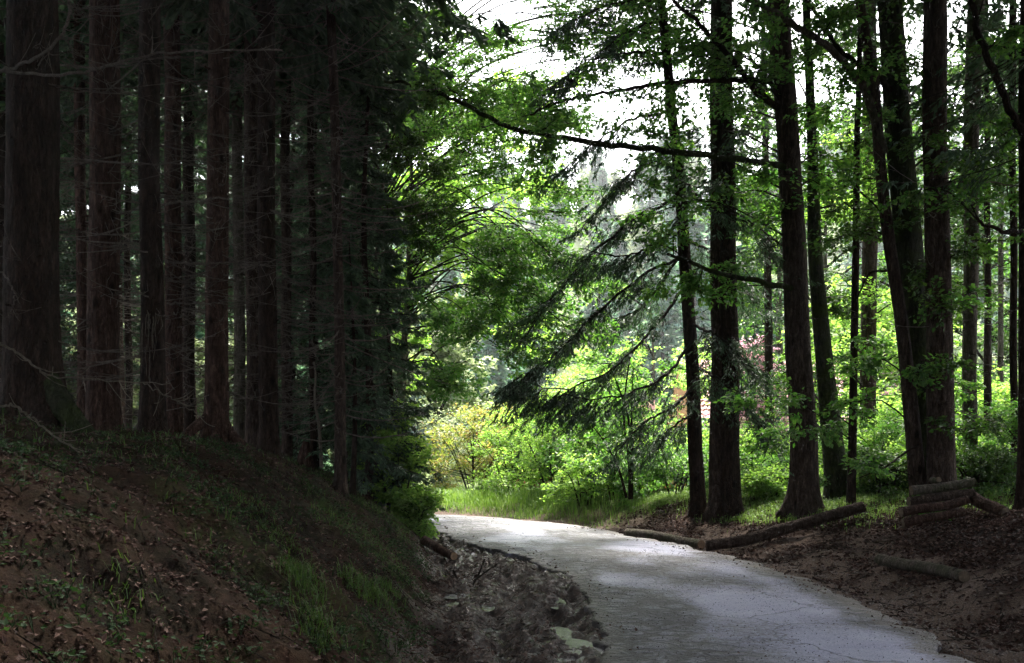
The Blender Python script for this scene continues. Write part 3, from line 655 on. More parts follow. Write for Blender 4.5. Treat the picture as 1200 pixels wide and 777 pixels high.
# ------------------------------------------------------------------ young spruces with drooping branches at the end of the bank
YS = [(442, 570, 15.2, 8.8, 1.30, 'largest young spruce whose drooping boughs hide the forest edge'), (412, 570, 16.5, 9.5, 1.5, 'young spruce behind the slim whorled trunk'), (372, 560, 17.5, 10, 1.5, 'young dark spruce left of the slim whorled trunk'),
      (468, 590, 16.4, 5.6, 1.0, 'small spruce at the right end of the dark stand, tips over the road'), (424, 575, 13.6, 3.8, .55, 'thin sapling spruce on the slope in front of the drooping spruces'), (345, 555, 19, 11, 1.7, 'young spruce deep behind the two close trunks'), (400, 560, 20, 12, 1.8, 'tall dense spruce rising behind the drooping young spruces'), (438, 560, 18.5, 11, 1.3, 'narrow dense spruce at the edge of the bright leaves')]
for i, (px, py, Y, h, R, lab) in enumerate(YS):
    x = (px-(12 if px > 410 else 4)-CX)*Y/F; z0 = H(x, Y); root = empty('young_spruce', (x, Y, z0), lab, 'tree', 'young spruces at the end of the left bank')
    z = np.linspace(-.1, h, 14); ax = np.stack([x+.05*np.sin(z), Y+.05*np.cos(z), z0+z], -1)
    m_ = MB(); tube(m_, ax, (.022+.0065*h)*np.linspace(1, .12, 14), 9, flare=.3); m_.build('trunk', M['bark_dark'], root, smooth=True)
    w_, n_ = MB(), MB(); lo = z0+(.5 if i in (0, 3) else .9)
    spruce_crown(w_, n_, lo, z0+h, R, step=.30, per=6, m2=22, m3=8, kl=.09, kw=.026, droop=.55, curl=.25, axis_pts=ax, hang=.45)
    w_.build('branches', M['twig_dark'], root); n_.build('crown', M['needle'], root)

# ------------------------------------------------------------------ right-hand trees
def px_clumps(wood, leaves, start, lst, **kw):
    for (a, b, Y, r) in lst: clump(wood, leaves, start(P(a, b, Y)) if callable(start) else start, P(a, b, Y), r, **kw)
def rnd_clumps(n, px0, px1, py0, py1, Y0, Y1, r0=.6, r1=1.1, hole=None):
    out = []
    while len(out) < n:
        a, b = px0+(px1-px0)*RG.random(), py0+(py1-py0)*RG.random()
        if hole and hole(a, b): continue
        out.append((a, b, Y0+(Y1-Y0)*RG.random(), r0+(r1-r0)*RG.random()))
    return out
def from_axis(ax, drop=.9):
    def f(c):
        z = min(max(c[2]-drop*np.hypot(c[0]-ax[0, 0], c[1]-ax[0, 1])*.35, ax[0, 2]+1.2), ax[-1, 2]-.5)
        return A(np.interp(z, ax[:, 2], ax[:, 0]), np.interp(z, ax[:, 2], ax[:, 1]), z)
    return f
RIGHT = {
 'r1': ('spruce_tree', [(775, 0, 11), (788, 120, 13), (800, 290, 16), (812, 450, 18), (819, 578, 21)], 17.6, 'bark_dark', .35, 5, 'slender spruce leaning left with long bare drooping boughs, left of the twin trunk', 'tree'),
 'r2': ('twin_trunk_tree', [(840, 0, 20), (842, 250, 25), (843, 450, 29), (844, 583, 34)], 17.2, 'bark_spruce', .5, 5, 'twin-stemmed conifer with two stems grown close together on the grassy crest', 'tree'),
 'r3': ('spruce_tree', [(896, 100, 8), (900, 350, 10), (905, 575, 13)], 24, 'bark_dark', .3, 5, 'far slim trunk between the twin stem and the thick straight trunk', 'tree'),
 'r4': ('beech_tree', [(912, 0, 28), (924, 150, 29), (931, 300, 31), (938, 450, 34), (943, 588, 38)], 15.5, 'bark_spruce', .6, 5, 'thick brown trunk with a flared foot and one long limb reaching left over the road', 'tree'),
 'r5': ('beech_tree', [(944, 0, 10), (949, 150, 13), (954, 280, 18), (966, 420, 23), (984, 588, 32)], 16.6, 'bark_moss', .4, 4, 'dark mossy trunk bowed to the right just behind the thick brown trunk', 'tree'),
 'r6': ('pole_tree', [(1008, 90, 7), (1004, 250, 9), (1000, 420, 10), (997, 590, 12)], 15.2, 'bark_dark', .3, 5, 'straight black pole trunk, thinnest beside the mossy bowed trunk', 'tree'),
 'r7': ('spruce_tree', [(1018, 0, 17), (1018, 250, 19), (1018, 590, 22)], 20, 'bark_spruce', .3, 5, 'brown trunk behind bright leaves, right of the black pole trunk', 'tree'),
 'r8': ('maple_tree', [(1006, 0, 12), (1025, 100, 14), (1036, 220, 15), (1057, 390, 17), (1080, 580, 24)], 14.0, 'bark_spruce', .35, 4, 'slim maple leaning left against the thick leaning beech', 'tree'),
 'r9': ('beech_tree', [(1041, 0, 30), (1051, 120, 32), (1064, 260, 35), (1079, 420, 36), (1094, 578, 42)], 14.4, 'bark_moss', .45, 5, 'thick mossy beech leaning left behind the log pile', 'tree'),
 'r10': ('spruce_tree', [(1095, 0, 29), (1098, 200, 31), (1101, 400, 33), (1104, 578, 37)], 13.8, 'bark_spruce', .35, 5, 'thick straight brown trunk directly behind the log pile', 'tree'),
 'r11': ('spruce_tree', [(1143, 0, 21), (1139, 200, 19), (1136, 420, 18), (1135, 585, 19)], 16.0, 'bark_grey', .35, 5, 'grey-brown trunk standing right of the log pile', 'tree'),
 'r12': ('pole_tree', [(1156, 150, 7), (1158, 380, 9), (1160, 585, 11)], 19, 'bark_dark', .3, 5, 'thin far trunk right of the grey-brown trunk', 'tree'),
 'r13': ('pole_tree', [(1187, 0, 9), (1188, 300, 9), (1189, 595, 10)], 15.5, 'bark_dark', .3, 5, 'pole trunk second from the right edge', 'tree'),
 'r14': ('spruce_tree', [(1203, 0, 16), (1201, 300, 18), (1200, 605, 20)], 12.8, 'bark_dark', .3, 5, 'black trunk cut by the right edge', 'tree'),
 'r15': ('pole_tree', [(1172, 200, 6), (1173, 400, 7), (1174, 590, 8)], 23, 'bark_grey', .3, 5, 'pale thin far trunk near the right edge', 'tree'),
}
RT = {}
for k, (nm, pts, Y, bk, fl, lb, lab, cat) in RIGHT.items():
    ax, rad, base = trunk_axis(pts, Y, top=15); rad = rad*(.74 if k == 'r2' else .88); root = empty(nm, base, lab, cat, 'trees along the right side of the road')
    make_trunk(root, ax, rad, M[bk], fl, 24 if pts[0][2] > 20 else 14, lb); RT[k] = (root, ax, rad)
# second stem of the twin
ax, rad, base = trunk_axis([(851, 0, 18), (853, 200, 23), (855, 400, 27), (857, 583, 32)], 17.0, top=15); rad = rad*.74; make_trunk(RT['r2'][0], ax, rad, M['bark_dark'], .5, 18, 5)
# bowed boughs of the slender spruce
R1 = RT['r1'][0]; w_, n_ = MB(), MB()
BOUGH = [([(792, 165, 17.5), (755, 190, 17.2), (715, 228, 17), (690, 262, 16.8)], 10), ([(797, 232, 17.5), (740, 258, 17.1), (672, 320, 16.7), (628, 375, 16.5)], 16),
 ([(801, 300, 17.4), (750, 325, 17), (690, 375, 16.6), (640, 425, 16.4), (608, 440, 16.2)], 22), ([(806, 330, 17.4), (770, 380, 17.1), (720, 430, 16.8), (660, 456, 16.5), (618, 448, 16.3)], 26),
 ([(812, 400, 17.4), (780, 440, 17), (735, 462, 16.7), (690, 468, 16.5), (655, 460, 16.4)], 18), ([(815, 450, 17.4), (790, 475, 17), (750, 500, 16.8), (716, 540, 16.5)], 10),
 ([(798, 255, 17.4), (770, 285, 17), (728, 300, 16.6), (680, 292, 16.2)], 12), ([(786, 60, 17.5), (740, 62, 17.2), (690, 72, 17), (640, 105, 16.8)], 12), ([(780, 20, 17.5), (730, 40, 17), (690, 78, 16.6), (665, 100, 16.5)], 8),
 ([(790, 130, 17.5), (742, 140, 17.1), (700, 165, 16.9), (655, 205, 16.5)], 9), ([(795, 210, 17.5), (830, 240, 16.4), (880, 265, 16.0), (905, 300, 15.8)], 10), ([(815, 430, 17.4), (850, 450, 16.4), (890, 500, 16.0)], 14), ([(812, 380, 17.5), (850, 400, 16.6), (885, 440, 16.2)], 14),
 ([(800, 280, 17.5), (840, 300, 18.4), (880, 345, 19)], 12), ([(818, 480, 17.4), (790, 500, 17.8), (770, 520, 18.2)], 12), ([(775, 0, 17.5), (720, 5, 17.2), (660, 30, 17)], 8), ([(800, 290, 17.5), (770, 340, 18), (735, 370, 18.3), (700, 372, 18.5)], 14)]
for pts, dens in BOUGH:
    m_ = MB(); w = branch_px(m_, pts, .032, .006, 6, 26, .016)
    m_.build('bough', M['twig_dark'], R1)
    s = w[4:]; d = nrm(np.gradient(w, axis=0))[4:]; kk = RG.integers(0, len(s), dens*3+8)
    side = np.cross(d[kk], A(0, 0, 1)); dd = d[kk]*.8+side*RG.choice([-1, 1], (len(kk), 1))*(.3+.6*RG.random((len(kk), 1)))
    L = .35+.55*RG.random(len(kk))
    spruce_spray(w_, n_, s[kk], dd, L, .75+.3*RG.random(len(kk)), .2, 9, 8, .8, .075, .019, r0=.005, l2=.45, bare=.0)
w_.build('drooping_twigs', M['twig_dark'], R1); n_.build('needles', M['needle'], R1)
for k, dz in (('r2', .4), ('r4', 0), ('r9', .6), ('r11', .5), ('r5', 1.2)):  # high beech crowns added out of view to shade the foreground
    root, ax, rad = RT[k]; z = 12.5
    for nm, me in zip(('limbs', 'crown'), OB[0 if k in ('r2', 'r9') else 1][1:]):
        c = child('upper_'+nm, me, root); c.location = (np.interp(z, ax[:, 2], ax[:, 0])-root.location.x, np.interp(z, ax[:, 2], ax[:, 1])-root.location.y, dz); c.rotation_euler.z = dz*5
# fine dead twigs on the other trunks
for k, n, z1, mt in (('r2', 60, 9, 'twig_dark'), ('r3', 40, 11, 'twig_dark'), ('r4', 26, 9, 'twig_dark'), ('r7', 26, 9, 'twig'), ('r10', 20, 8, 'twig'), ('r11', 26, 9, 'twig_dark'), ('r12', 30, 9, 'twig_dark'), ('r13', 22, 8, 'twig_dark'), ('r14', 16, 7, 'twig_dark'), ('r6', 16, 7, 'twig_dark')):
    tw = MB(); dead_twigs(tw, RT[k][1], RT[k][2][0]+1.6, z1, n, (.4, 2.0), .008); tw.build('dead_branches', M[mt], RT[k][0])
# needle crowns on the conifers of the right side, above and partly in view
for k, lo, hi, R in (('r2', 6.2, 15, 2.2), ('r3', 3.6, 15, 2.0), ('r7', 8.5, 16, 1.9), ('r11', 7.5, 15, 1.9), ('r14', 5.6, 14, 2.0), ('r10', 8.6, 15, 2.4), ('r12', 6, 13, 1.4)):
    w_, n_ = MB(), MB(); spruce_crown(w_, n_, lo, hi, R, step=.45, per=5, m2=16, m3=7, kl=.12, kw=.04, droop=.5, curl=.3, axis_pts=RT[k][1], hang=.5)
    w_.build('crown_branches', M['twig_dark'], RT[k][0]); n_.build('crown', M['needle'], RT[k][0])
# limbs
def limb(k, pts, r0, r1, mat, leaf=None, n=40, nm='limb', rs=(.45, .8), L=.085, lm='leaf', wig=.012, off=.25):
    m_ = MB(); w = branch_px(m_, pts, r0, r1, 8, n, wig); o = m_.build(nm, M[mat], RT[k][0], smooth=True)
    if leaf:
        w_, l_ = MB(), MB()
        for _ in range(leaf):
            i0 = RG.integers(int(n*.2), n); c = w[i0]+A(RG.normal()*off, RG.normal()*off*1.6, -.05+RG.normal()*off*.9)
            clump(w_, l_, w[max(i0-2, 0)], c, rs[0]+(rs[1]-rs[0])*RG.random(), r0=.012, subs=6, twigs=4, nleaf=8, L=L)
        w_.build('twigs', M['twig_dark'], RT[k][0]); l_.build('leaves', M[lm], RT[k][0])
    return w
limb('r4', [(925, 197, 15.5), (885, 190, 15.0), (800, 178, 14.6), (720, 170, 14.4), (650, 160, 14.3), (600, 150, 14.2), (560, 130, 14.1), (520, 112, 14.0), (480, 98, 14.0), (450, 96, 14)], .058, .020, 'bark_moss', 9, 60, rs=(.25, .5), off=.35)
limb('r4', [(930, 338, 15.4), (880, 328, 15.0), (840, 320, 14.8), (805, 306, 14.7), (782, 298, 14.6)], .05, .022, 'bark_moss', 8, 24, rs=(.25, .45), lm='leaf')
limb('r4', [(915, 98, 15.4), (880, 95, 15.2), (800, 96, 14.8), (730, 105, 14.4), (660, 118, 14.2), (620, 135, 14.1)], .05, .012, 'bark_dark', 10, 40, rs=(.35, .6))
limb('r4', [(918, 130, 15.5), (890, 110, 15.2), (850, 60, 14.8), (810, 20, 14.4), (770, -20, 14.2)], .06, .02, 'bark_dark', 6, 30)
limb('r8', [(1036, 180, 14.0), (1013, 106, 13.8), (1000, 88, 13.8), (975, 58, 13.7), (940, 35, 13.6), (905, 14, 13.5), (870, -6, 13.4)], .062, .04, 'bark_grey', 7, 40, rs=(.3, .5))
limb('r8', [(1052, 330, 14.0), (1042, 318, 14.1), (1020, 320, 14.2), (1006, 345, 14.3), (1000, 380, 14.4)], .02, .012, 'bark_dark', 0, 20)
limb('r8', [(1078, 520, 13.9), (1040, 545, 13.6), (1005, 560, 13.5)], .02, .006, 'bark_dark', 2, 16, rs=(.2, .35))
limb('r9', [(1050, 110, 14.3), (1020, 85, 14.2), (985, 60, 14), (960, 20, 14), (940, -10, 14)], .05, .025, 'bark_dark', 4, 24)
limb('r14', [(1201, 158, 12.4), (1185, 132, 12.4), (1165, 85, 12.4), (1148, 45, 12.4), (1138, -10, 12.4)], .052, .040, 'bark_dark', 4, 24, rs=(.3, .5))
limb('r14', [(1204, 274, 12.5), (1175, 271, 12.3), (1150, 262, 12.2), (1145, 255, 12.2)], .03, .018, 'bark_dark', 3, 16, rs=(.25, .4))
limb('r9', [(1080, 232, 14.3), (1110, 215, 13.4), (1160, 215, 13.2), (1200, 217, 13.1)], .022, .008, 'twig', 3, 20, rs=(.2, .4))
# leaf sprays of the right side
skyhole = lambda a, b: (690 < a < 835 and 80 < b < 330) or (RG.random() < .25 and 1120 < a) 
def leafy(k, lst, lm='leaf', **kw):
    w_, l_ = MB(), MB(); px_clumps(w_, l_, from_axis(RT[k][1]), lst, **kw)
    w_.build('twigs', M['twig_dark'], RT[k][0]); l_.build('leaves', M[lm], RT[k][0])
leafy('r4', rnd_clumps(20, 700, 1000, -10, 300, 14.6, 17.5, .4, .8), r0=.02, subs=8, twigs=5, nleaf=9)
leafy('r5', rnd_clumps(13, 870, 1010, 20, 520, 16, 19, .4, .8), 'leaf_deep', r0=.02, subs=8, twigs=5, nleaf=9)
leafy('r8', rnd_clumps(9, 950, 1120, 120, 560, 13.4, 15, .3, .55), r0=.016, subs=7, twigs=5, nleaf=8)
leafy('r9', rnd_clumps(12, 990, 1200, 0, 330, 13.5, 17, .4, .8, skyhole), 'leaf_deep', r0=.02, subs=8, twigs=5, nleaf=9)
leafy('r6', [(880, 205, 15, .4), (930, 470, 14.6, .35), (1000, 430, 14.8, .4), (905, 520, 14.4, .35), (860, 470, 14.8, .3), (960, 510, 14.3, .35), (1020, 400, 15, .35)], 'leaf', r0=.012, subs=6, twigs=5, nleaf=8)
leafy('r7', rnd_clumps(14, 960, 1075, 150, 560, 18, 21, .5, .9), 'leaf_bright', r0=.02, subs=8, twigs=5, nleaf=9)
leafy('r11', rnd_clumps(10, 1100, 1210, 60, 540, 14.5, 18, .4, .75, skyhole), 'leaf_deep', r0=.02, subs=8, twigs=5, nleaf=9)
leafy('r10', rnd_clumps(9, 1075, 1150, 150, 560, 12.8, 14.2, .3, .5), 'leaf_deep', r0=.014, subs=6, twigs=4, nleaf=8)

# ------------------------------------------------------------------ broadleaf trees and shrubs beyond
def broadleaf(name, px, Y, h, r_t, clumps, lm, lab, group, L=.09, subs=10, twigs=6, nleaf=10, r0=.05, bk='bark_grey', drop=.9):
    x = (px-CX)*Y/F; gz = H(x, Y); root = empty(name, (x, Y, gz), lab, 'tree', group)
    z = np.linspace(-.1, h*.92, 16); ax = np.stack([x+.25*np.sin(z*.35+px), Y+.2*np.cos(z*.3+px), gz+z], -1)
    m_ = MB(); tube(m_, ax, r_t*np.linspace(1, .15, 16), 12, flare=.4, rough=.03); m_.build('trunk', M[bk], root, smooth=True)
    w_, l_ = MB(), MB(); fa = from_axis(ax, drop)
    for (a, b, Yc, r) in clumps: clump(w_, l_, fa(P(a, b, Yc)), P(a, b, Yc), r, r0=r0*(.5+.5*r), subs=subs, twigs=twigs, nleaf=nleaf, L=L)
    w_.build('limbs', M['twig_dark'], root); l_.build('crown', M[lm], root); return root
# the bright mass of leaves above the bend
mid = rnd_clumps(34, 430, 640, 90, 430, 22, 27, .8, 1.5)
broadleaf('maple_tree', 470, 26, 12, .2, mid, 'leaf_bright', 'sunlit maple whose bright crown fills the gap above the bend', 'broadleaf trees at the bend', L=.12, r0=.026, nleaf=14)
hang = rnd_clumps(22, 560, 700, 270, 430, 17.5, 20.5, .45, .8)+rnd_clumps(10, 480, 600, 330, 460, 20, 22, .5, .8)
broadleaf('maple_tree', 470, 22.8, 11, .12, hang, 'leaf', 'maple whose darker leaf sprays hang lowest over the bend', 'broadleaf trees at the bend', L=.09, drop=-.6, r0=.03)
up = rnd_clumps(46, 480, 830, -20, 150, 17, 21, .4, .8, lambda a, b: (640 < a < 780 and 60 < b < 120) or (a < 560 and b < 30 and RG.random() < .8))
broadleaf('beech_tree', 440, 21.5, 13, .14, up+rnd_clumps(22, 490, 700, 130, 290, 17.5, 21, .45, .8), 'leaf', 'tall beech spreading its upper leaf sprays against the white sky', 'broadleaf trees at the bend', L=.075, drop=.5, r0=.03)
dk = rnd_clumps(16, 430, 530, 10, 130, 16, 18, .4, .7)
broadleaf('beech_tree', 450, 17.6, 9, .08, dk+rnd_clumps(8, 455, 520, 140, 280, 16.5, 18, .35, .6), 'leaf_deep', 'dark-leaved young beech rising between the spruces and the sky gap', 'broadleaf trees at the bend', L=.08, drop=.7, r0=.02)
# background row behind the right trees
for i, (px, Y, y0, y1, sp, lm, n) in enumerate([(960, 34, 150, 520, 90, 'leaf', 22), (1060, 30, 60, 500, 90, 'leaf_deep', 22), (1150, 33, 120, 520, 95, 'leaf', 24), (870, 40, 260, 520, 70, 'leaf_bright', 14), (1230, 28, 40, 500, 80, 'leaf_deep', 16), (760, 46, 330, 500, 75, 'leaf_bright', 16), (1010, 26, 330, 560, 60, 'leaf_bright', 14), (920, 36, 20, 300, 80, 'leaf_deep', 10)]):
    broadleaf('broadleaf_tree', px, Y, (HY-y0)/F*Y+2, .18, rnd_clumps(n, px-sp, px+sp, y0, y1, Y-2, Y+2, .9, 1.8), lm,
        ['broad green tree behind the bowed mossy trunk', 'tall dark green tree seen between the leaning beech and the log pile trunks', 'green tree filling the gap right of the log pile', 'bright low tree between twin stem and thick trunk', 'dark leafy tree beyond the right edge trunks', 'bright tree behind the slender leaning spruce', 'low bright tree behind the black pole trunk', 'thin-leaved tall tree high behind the thick brown trunk'][i], 'background broadleaf trees', L=.15, subs=10, twigs=6, nleaf=9)
# shrubs
def shrub(px, py, Y, w, h, lm, lab, n=16, L=.07, name='shrub', stems=6, group='shrubs along the far verge', cat='shrub', rr=(.3, .5)):
    x = (px-CX)*Y/F; gz = H(x, Y); root = empty(name, (x, Y, gz), lab, cat, group)
    st, w_, l_ = MB(), MB(), MB()
    for k in range(stems):
        a = RG.random()*6.28; e = A(x+math.cos(a)*w*.35, Y+math.sin(a)*w*.35, gz+h*(.6+.3*RG.random())); c = spline([A(x+.1*math.cos(a), Y+.1*math.sin(a), gz-.05), (A(x, Y, gz)+e)/2+A(0, 0, .2), e], 8)
        tube(st, c, np.linspace(.02, .006, 8), 5, cap=False)
    for k in range(n):
        a = RG.random()*6.28; q = RG.random()**.6; zz = gz+h*(.15+.8*RG.random()); f = math.sqrt(max(.15, 1-((zz-gz)/h-.45)**2/.45))
        c = A(x+math.cos(a)*w*.5*q*f, Y+math.sin(a)*w*.5*q*f, zz); clump(w_, l_, A(x, Y, gz+.2+.4*(zz-gz)), c, (rr[0]+(rr[1]-rr[0])*RG.random())*min(w, h)*.6, r0=.012, subs=7, twigs=5, nleaf=9, L=L, flat=.7, sag=.05)
    st.build('stems', M['twig_dark'], root); w_.build('twigs', M['twig_dark'], root); l_.build('leaves', M[lm], root); return root
shrub(555, 590, 27, 3.4, 2.6, 'leaf_yellow', 'yellow and orange tinted shrub at the left of the far verge', 26, .08)
shrub(520, 590, 30, 3, 2.8, 'leaf_pale', 'pale washed-out shrub at the left end of the far verge', 20, .08)
shrub(600, 595, 25, 2.6, 1.9, 'leaf_bright', 'low green shrub right of the yellow shrub', 20, .07)
shrub(648, 590, 23.5, 3.2, 2.4, 'leaf_bright', 'largest bright green shrub in the middle of the verge', 30, .075)
shrub(695, 585, 22.5, 2.8, 2.5, 'leaf', 'mid green shrub left of the thin black sapling', 28, .08)
shrub(624, 560, 26, 1.0, 1.9, 'leaf_red', 'small dark red-leaved shrub between the green shrubs', 7, .07, rr=(.25, .35))
shrub(575, 560, 31, 3.5, 3.0, 'leaf_yellow', 'tall orange-tipped shrub behind the yellow shrub', 22, .09)
shrub(780, 580, 24, 3.2, 1.7, 'leaf_bright', 'sunlit low shrub behind the thin black sapling', 20, .08)
shrub(885, 585, 23, 2.6, 1.3, 'leaf_bright', 'low bright shrub behind the grassy crest between the trunks', 14, .07)
shrub(1045, 590, 21, 2.6, 2.2, 'leaf_bright', 'bright shrub glowing between the black pole and the leaning beech', 24, .08)
shrub(1160, 590, 21, 3.2, 2.4, 'leaf_bright', 'bright shrub behind the grey-brown trunk right of the logs', 24, .09)
shrub(1210, 580, 24, 3.4, 3.2, 'leaf', 'green shrub at the right edge behind the black trunk', 18, .09)
shrub(1046, 520, 28, 2.0, 3.6, 'blossom', 'pink flowering bush seen between the black pole and the leaning beech', 12, .09, name='flowering_bush')
shrub(885, 480, 33, 2.6, 5.6, 'blossom', 'pink flowering tree seen between the twin stem and the thick trunk', 22, .11, name='flowering_tree', cat='tree')
shrub(466, 610, 15.8, 1.4, 2.0, 'leaf_bright', 'fresh green maple bush at the foot of the bank by the road', 18, .085, group='bushes at the foot of the left bank')
shrub(488, 636, 15.2, .75, .85, 'leaf_bright', 'low leafy bush spilling onto the muddy strip at the bend', 12, .07, group='bushes at the foot of the left bank', rr=(.35, .6))
shrub(440, 600, 17.5, 1.3, 1.8, 'leaf_deep', 'dark bush behind the fresh green maple bush', 12, .085, group='bushes at the foot of the left bank')
for q in [(685, 598, 20.4, 1.8, 1.1, 'leaf_bright', 'low bright plant on the bank left of the black sapling'), (720, 592, 20.2, 1.8, 1.0, 'leaf', 'low green plant at the foot of the black sapling'),
          (765, 590, 20.8, 1.6, .9, 'leaf_bright', 'low plant on the crest between the sapling and the slender spruce'), (875, 588, 20.5, 1.5, .8, 'leaf', 'low plant on the crest right of the twin stem'), (800, 590, 21.6, 1.8, .9, 'leaf', 'low plant on the crest behind the slender spruce'), (918, 592, 20.8, 1.5, .8, 'leaf', 'low plant behind the flared foot of the thick trunk')]:
    shrub(*q, n=12, L=.065, group='low plants along the verge and crest', cat='plant', name='leafy_plant', rr=(.4, .7))
for q in [(790, 585, 19.6, 2.2, 1.2, 'leaf', 'leafy bush right behind the slender leaning spruce foot'), (862, 585, 19.4, 1.8, 1.1, 'leaf_bright', 'leafy bush directly behind the foot of the twin stem'), (890, 580, 21.2, 2.2, 1.6, 'leaf', 'bush between the twin stem and the thick trunk, behind the far slim trunk'), (925, 585, 19.2, 1.8, 1.0, 'leaf_bright', 'low bush behind the left side of the flared thick trunk'), (1000, 588, 18.2, 1.6, 1.2, 'leaf_bright', 'leafy bush behind the black pole trunk foot'), (1030, 588, 17.4, 1.7, 1.3, 'leaf', 'leafy bush left of the leaning beech foot'), (1052, 590, 16.2, 1.2, .8, 'leaf_bright', 'small bush touching the leaning beech foot'), (1120, 588, 17.6, 1.6, 1.3, 'leaf', 'leafy bush between the thick straight trunk and the grey-brown trunk'), (1150, 590, 16.8, 1.6, 1.1, 'leaf_bright', 'leafy bush right of the grey-brown trunk foot'), (1180, 592, 16.0, 1.8, 1.2, 'leaf', 'leafy bush between the two rightmost trunks'), (1215, 590, 15.5, 2.0, 1.6, 'leaf', 'leafy bush at the right edge behind the black trunk foot'), (970, 588, 20.0, 2.2, 1.5, 'leaf', 'bush between the mossy bowed trunk and the black pole')]:
    shrub(*q, n=16, L=.065, group='undergrowth behind the crest', cat='bush', name='bush', rr=(.4, .65))
for q in [(880, 588, 18.3, 1.7, .9, 'leaf', 'small bush just right of the twin stem foot'), (905, 590, 17.6, 1.2, .6, 'leaf_bright', 'small bright bush touching the left of the flared thick trunk'), (1012, 590, 16.6, 1.4, .8, 'leaf', 'small bush right of the black pole trunk foot'), (1040, 592, 15.6, 1.3, .8, 'leaf_deep', 'small dark bush left of the mossy beech foot'), (1145, 592, 15.0, 1.4, .8, 'leaf_deep', 'small dark bush just right of the grey-brown trunk foot'), (745, 586, 21.5, 2.2, 1.4, 'leaf_bright', 'bright bush right behind the black sapling')]:
    shrub(*q, n=15, L=.06, group='undergrowth on the crest', cat='bush', name='bush', rr=(.4, .65))
shrub(700, 560, 25, 3.4, 3.4, 'leaf_bright', 'tall bright green bush behind the hanging needle boughs', 30, .085)
shrub(740, 560, 27, 3.6, 3.0, 'leaf', 'green bush behind the black sapling', 24, .09)
shrub(610, 570, 29, 3.2, 3.0, 'leaf_bright', 'bright bush rising between the red-tipped shrubs', 26, .09)
# two red flower spikes in the far verge
for (px, py, lab) in ((561, 500, 'taller red flower spike above the yellow shrub'), (575, 505, 'shorter red flower spike right of the taller one')):
    Y = 29; x = (px-CX)*Y/F; gz = H(x, Y); root = empty('flower_spike', (x, Y, gz), lab, 'flower', 'red flower spikes')
    m_ = MB(); top = P(px, py, Y)[2]; tube(m_, [A(x, Y, gz-.05), A(x+.03, Y, (gz+top)/2), A(x, Y, top)], [.02, .014, .008], 6); m_.build('stem', M['grass'], root)
    m_ = MB(); n = 260; z = top-1.0*RG.random(n); kites(m_, np.stack([x+z*0, Y+z*0, z], -1)+RG.normal(size=(n, 3))*.03, rnd_unit(n), rnd_unit(n), .07, .06); m_.build('petals', M['leaf_red'], root)
# thin black multi-stem sapling
x, Y = (737-CX)*19/F, 19; gz = H(x, Y); root = empty('sapling', (x, Y, gz), 'thin black forked sapling on the crest left of the slender spruce', 'tree'); w_, l_ = MB(), MB()
for pts in ([(738, 585, 19), (737, 540, 19), (731, 490, 19), (735, 440, 19), (742, 400, 19)], [(738, 560, 19), (738, 500, 19), (727, 460, 18.9), (715, 430, 18.8)], [(740, 585, 19.1), (741, 530, 19.2), (740, 480, 19.3), (742, 430, 19.3)], [(734, 583, 18.9), (725, 550, 18.7), (710, 520, 18.6), (695, 500, 18.5)]):
    m_ = MB(); w = branch_px(m_, pts, .035, .012, 6, 16); m_.build('stem', M['bark_dark'], root)
    for k in range(4): i0 = RG.integers(8, 16); clump(w_, l_, w[i0], w[i0]+A(RG.normal()*.5, RG.normal()*.4, RG.normal()*.2), .45, r0=.008, subs=5, twigs=5, nleaf=8, L=.08)
w_.build('twigs', M['twig_dark'], root); l_.build('leaves', M['leaf'], root)

# ------------------------------------------------------------------ far hillside
HC = []
for v in range(3):
    w_, n_ = MB(), MB(); spruce_crown(w_, n_, .8, 15, 2.9, step=.75, per=6, m2=9, m3=5, kl=.6, kw=.34, droop=.35, l2=.34)
    t_ = MB(); tube(t_, [A(0, 0, -.3), A(0, 0, 7), A(0, 0, 15)], [.22, .13, .03], 6)
    HC.append((t_.mesh('trunk', M['bark_dark']), n_.mesh('crown', M['needle_hazed'])))
BL = []
for v in range(2):
    w_, l_ = MB(), MB()
    for k in range(26):
        c = A(0, 0, 6)+rnd_unit(1, 1)[0]*A(3, 3, 3.6)*RG.random()**.4; clump(w_, l_, A(0, 0, 2.5+c[2]*.3), c, 1.3, r0=.09, subs=8, twigs=4, nleaf=5, L=.42)
    t_ = MB(); tube(t_, [A(0, 0, -.3), A(.1, 0, 3), A(0, .1, 7)], [.25, .2, .08], 8)
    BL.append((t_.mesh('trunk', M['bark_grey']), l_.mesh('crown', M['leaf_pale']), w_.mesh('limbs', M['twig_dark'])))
def far_tree(kind, x, y, s, lab, group):
    root = empty('far_conifer' if kind == 0 else 'far_broadleaf_tree', (x, y, H(x, y)), lab, 'tree', group)
    k = RG.integers(0, 2); src = HC[RG.integers(0, 3)] if kind == 0 else BL[k]
    for nm, me in zip(('trunk', 'crown', 'limbs'), src): child(nm, me, root)
    root.rotation_euler.z = RG.random()*6.28; root.scale = (s, s, s*(.9+.3*RG.random()))
okf = lambda x, y: abs(x/y) < .62
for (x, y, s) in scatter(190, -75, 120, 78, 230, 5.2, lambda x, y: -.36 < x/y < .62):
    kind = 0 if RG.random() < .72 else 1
    far_tree(kind, x, y, s*1.05, 'one of the hazy conifers on the wooded far hillside' if kind == 0 else 'one of the pale round broadleaf trees on the far hillside', 'conifers on the far hillside' if kind == 0 else 'pale broadleaf trees on the far hillside')
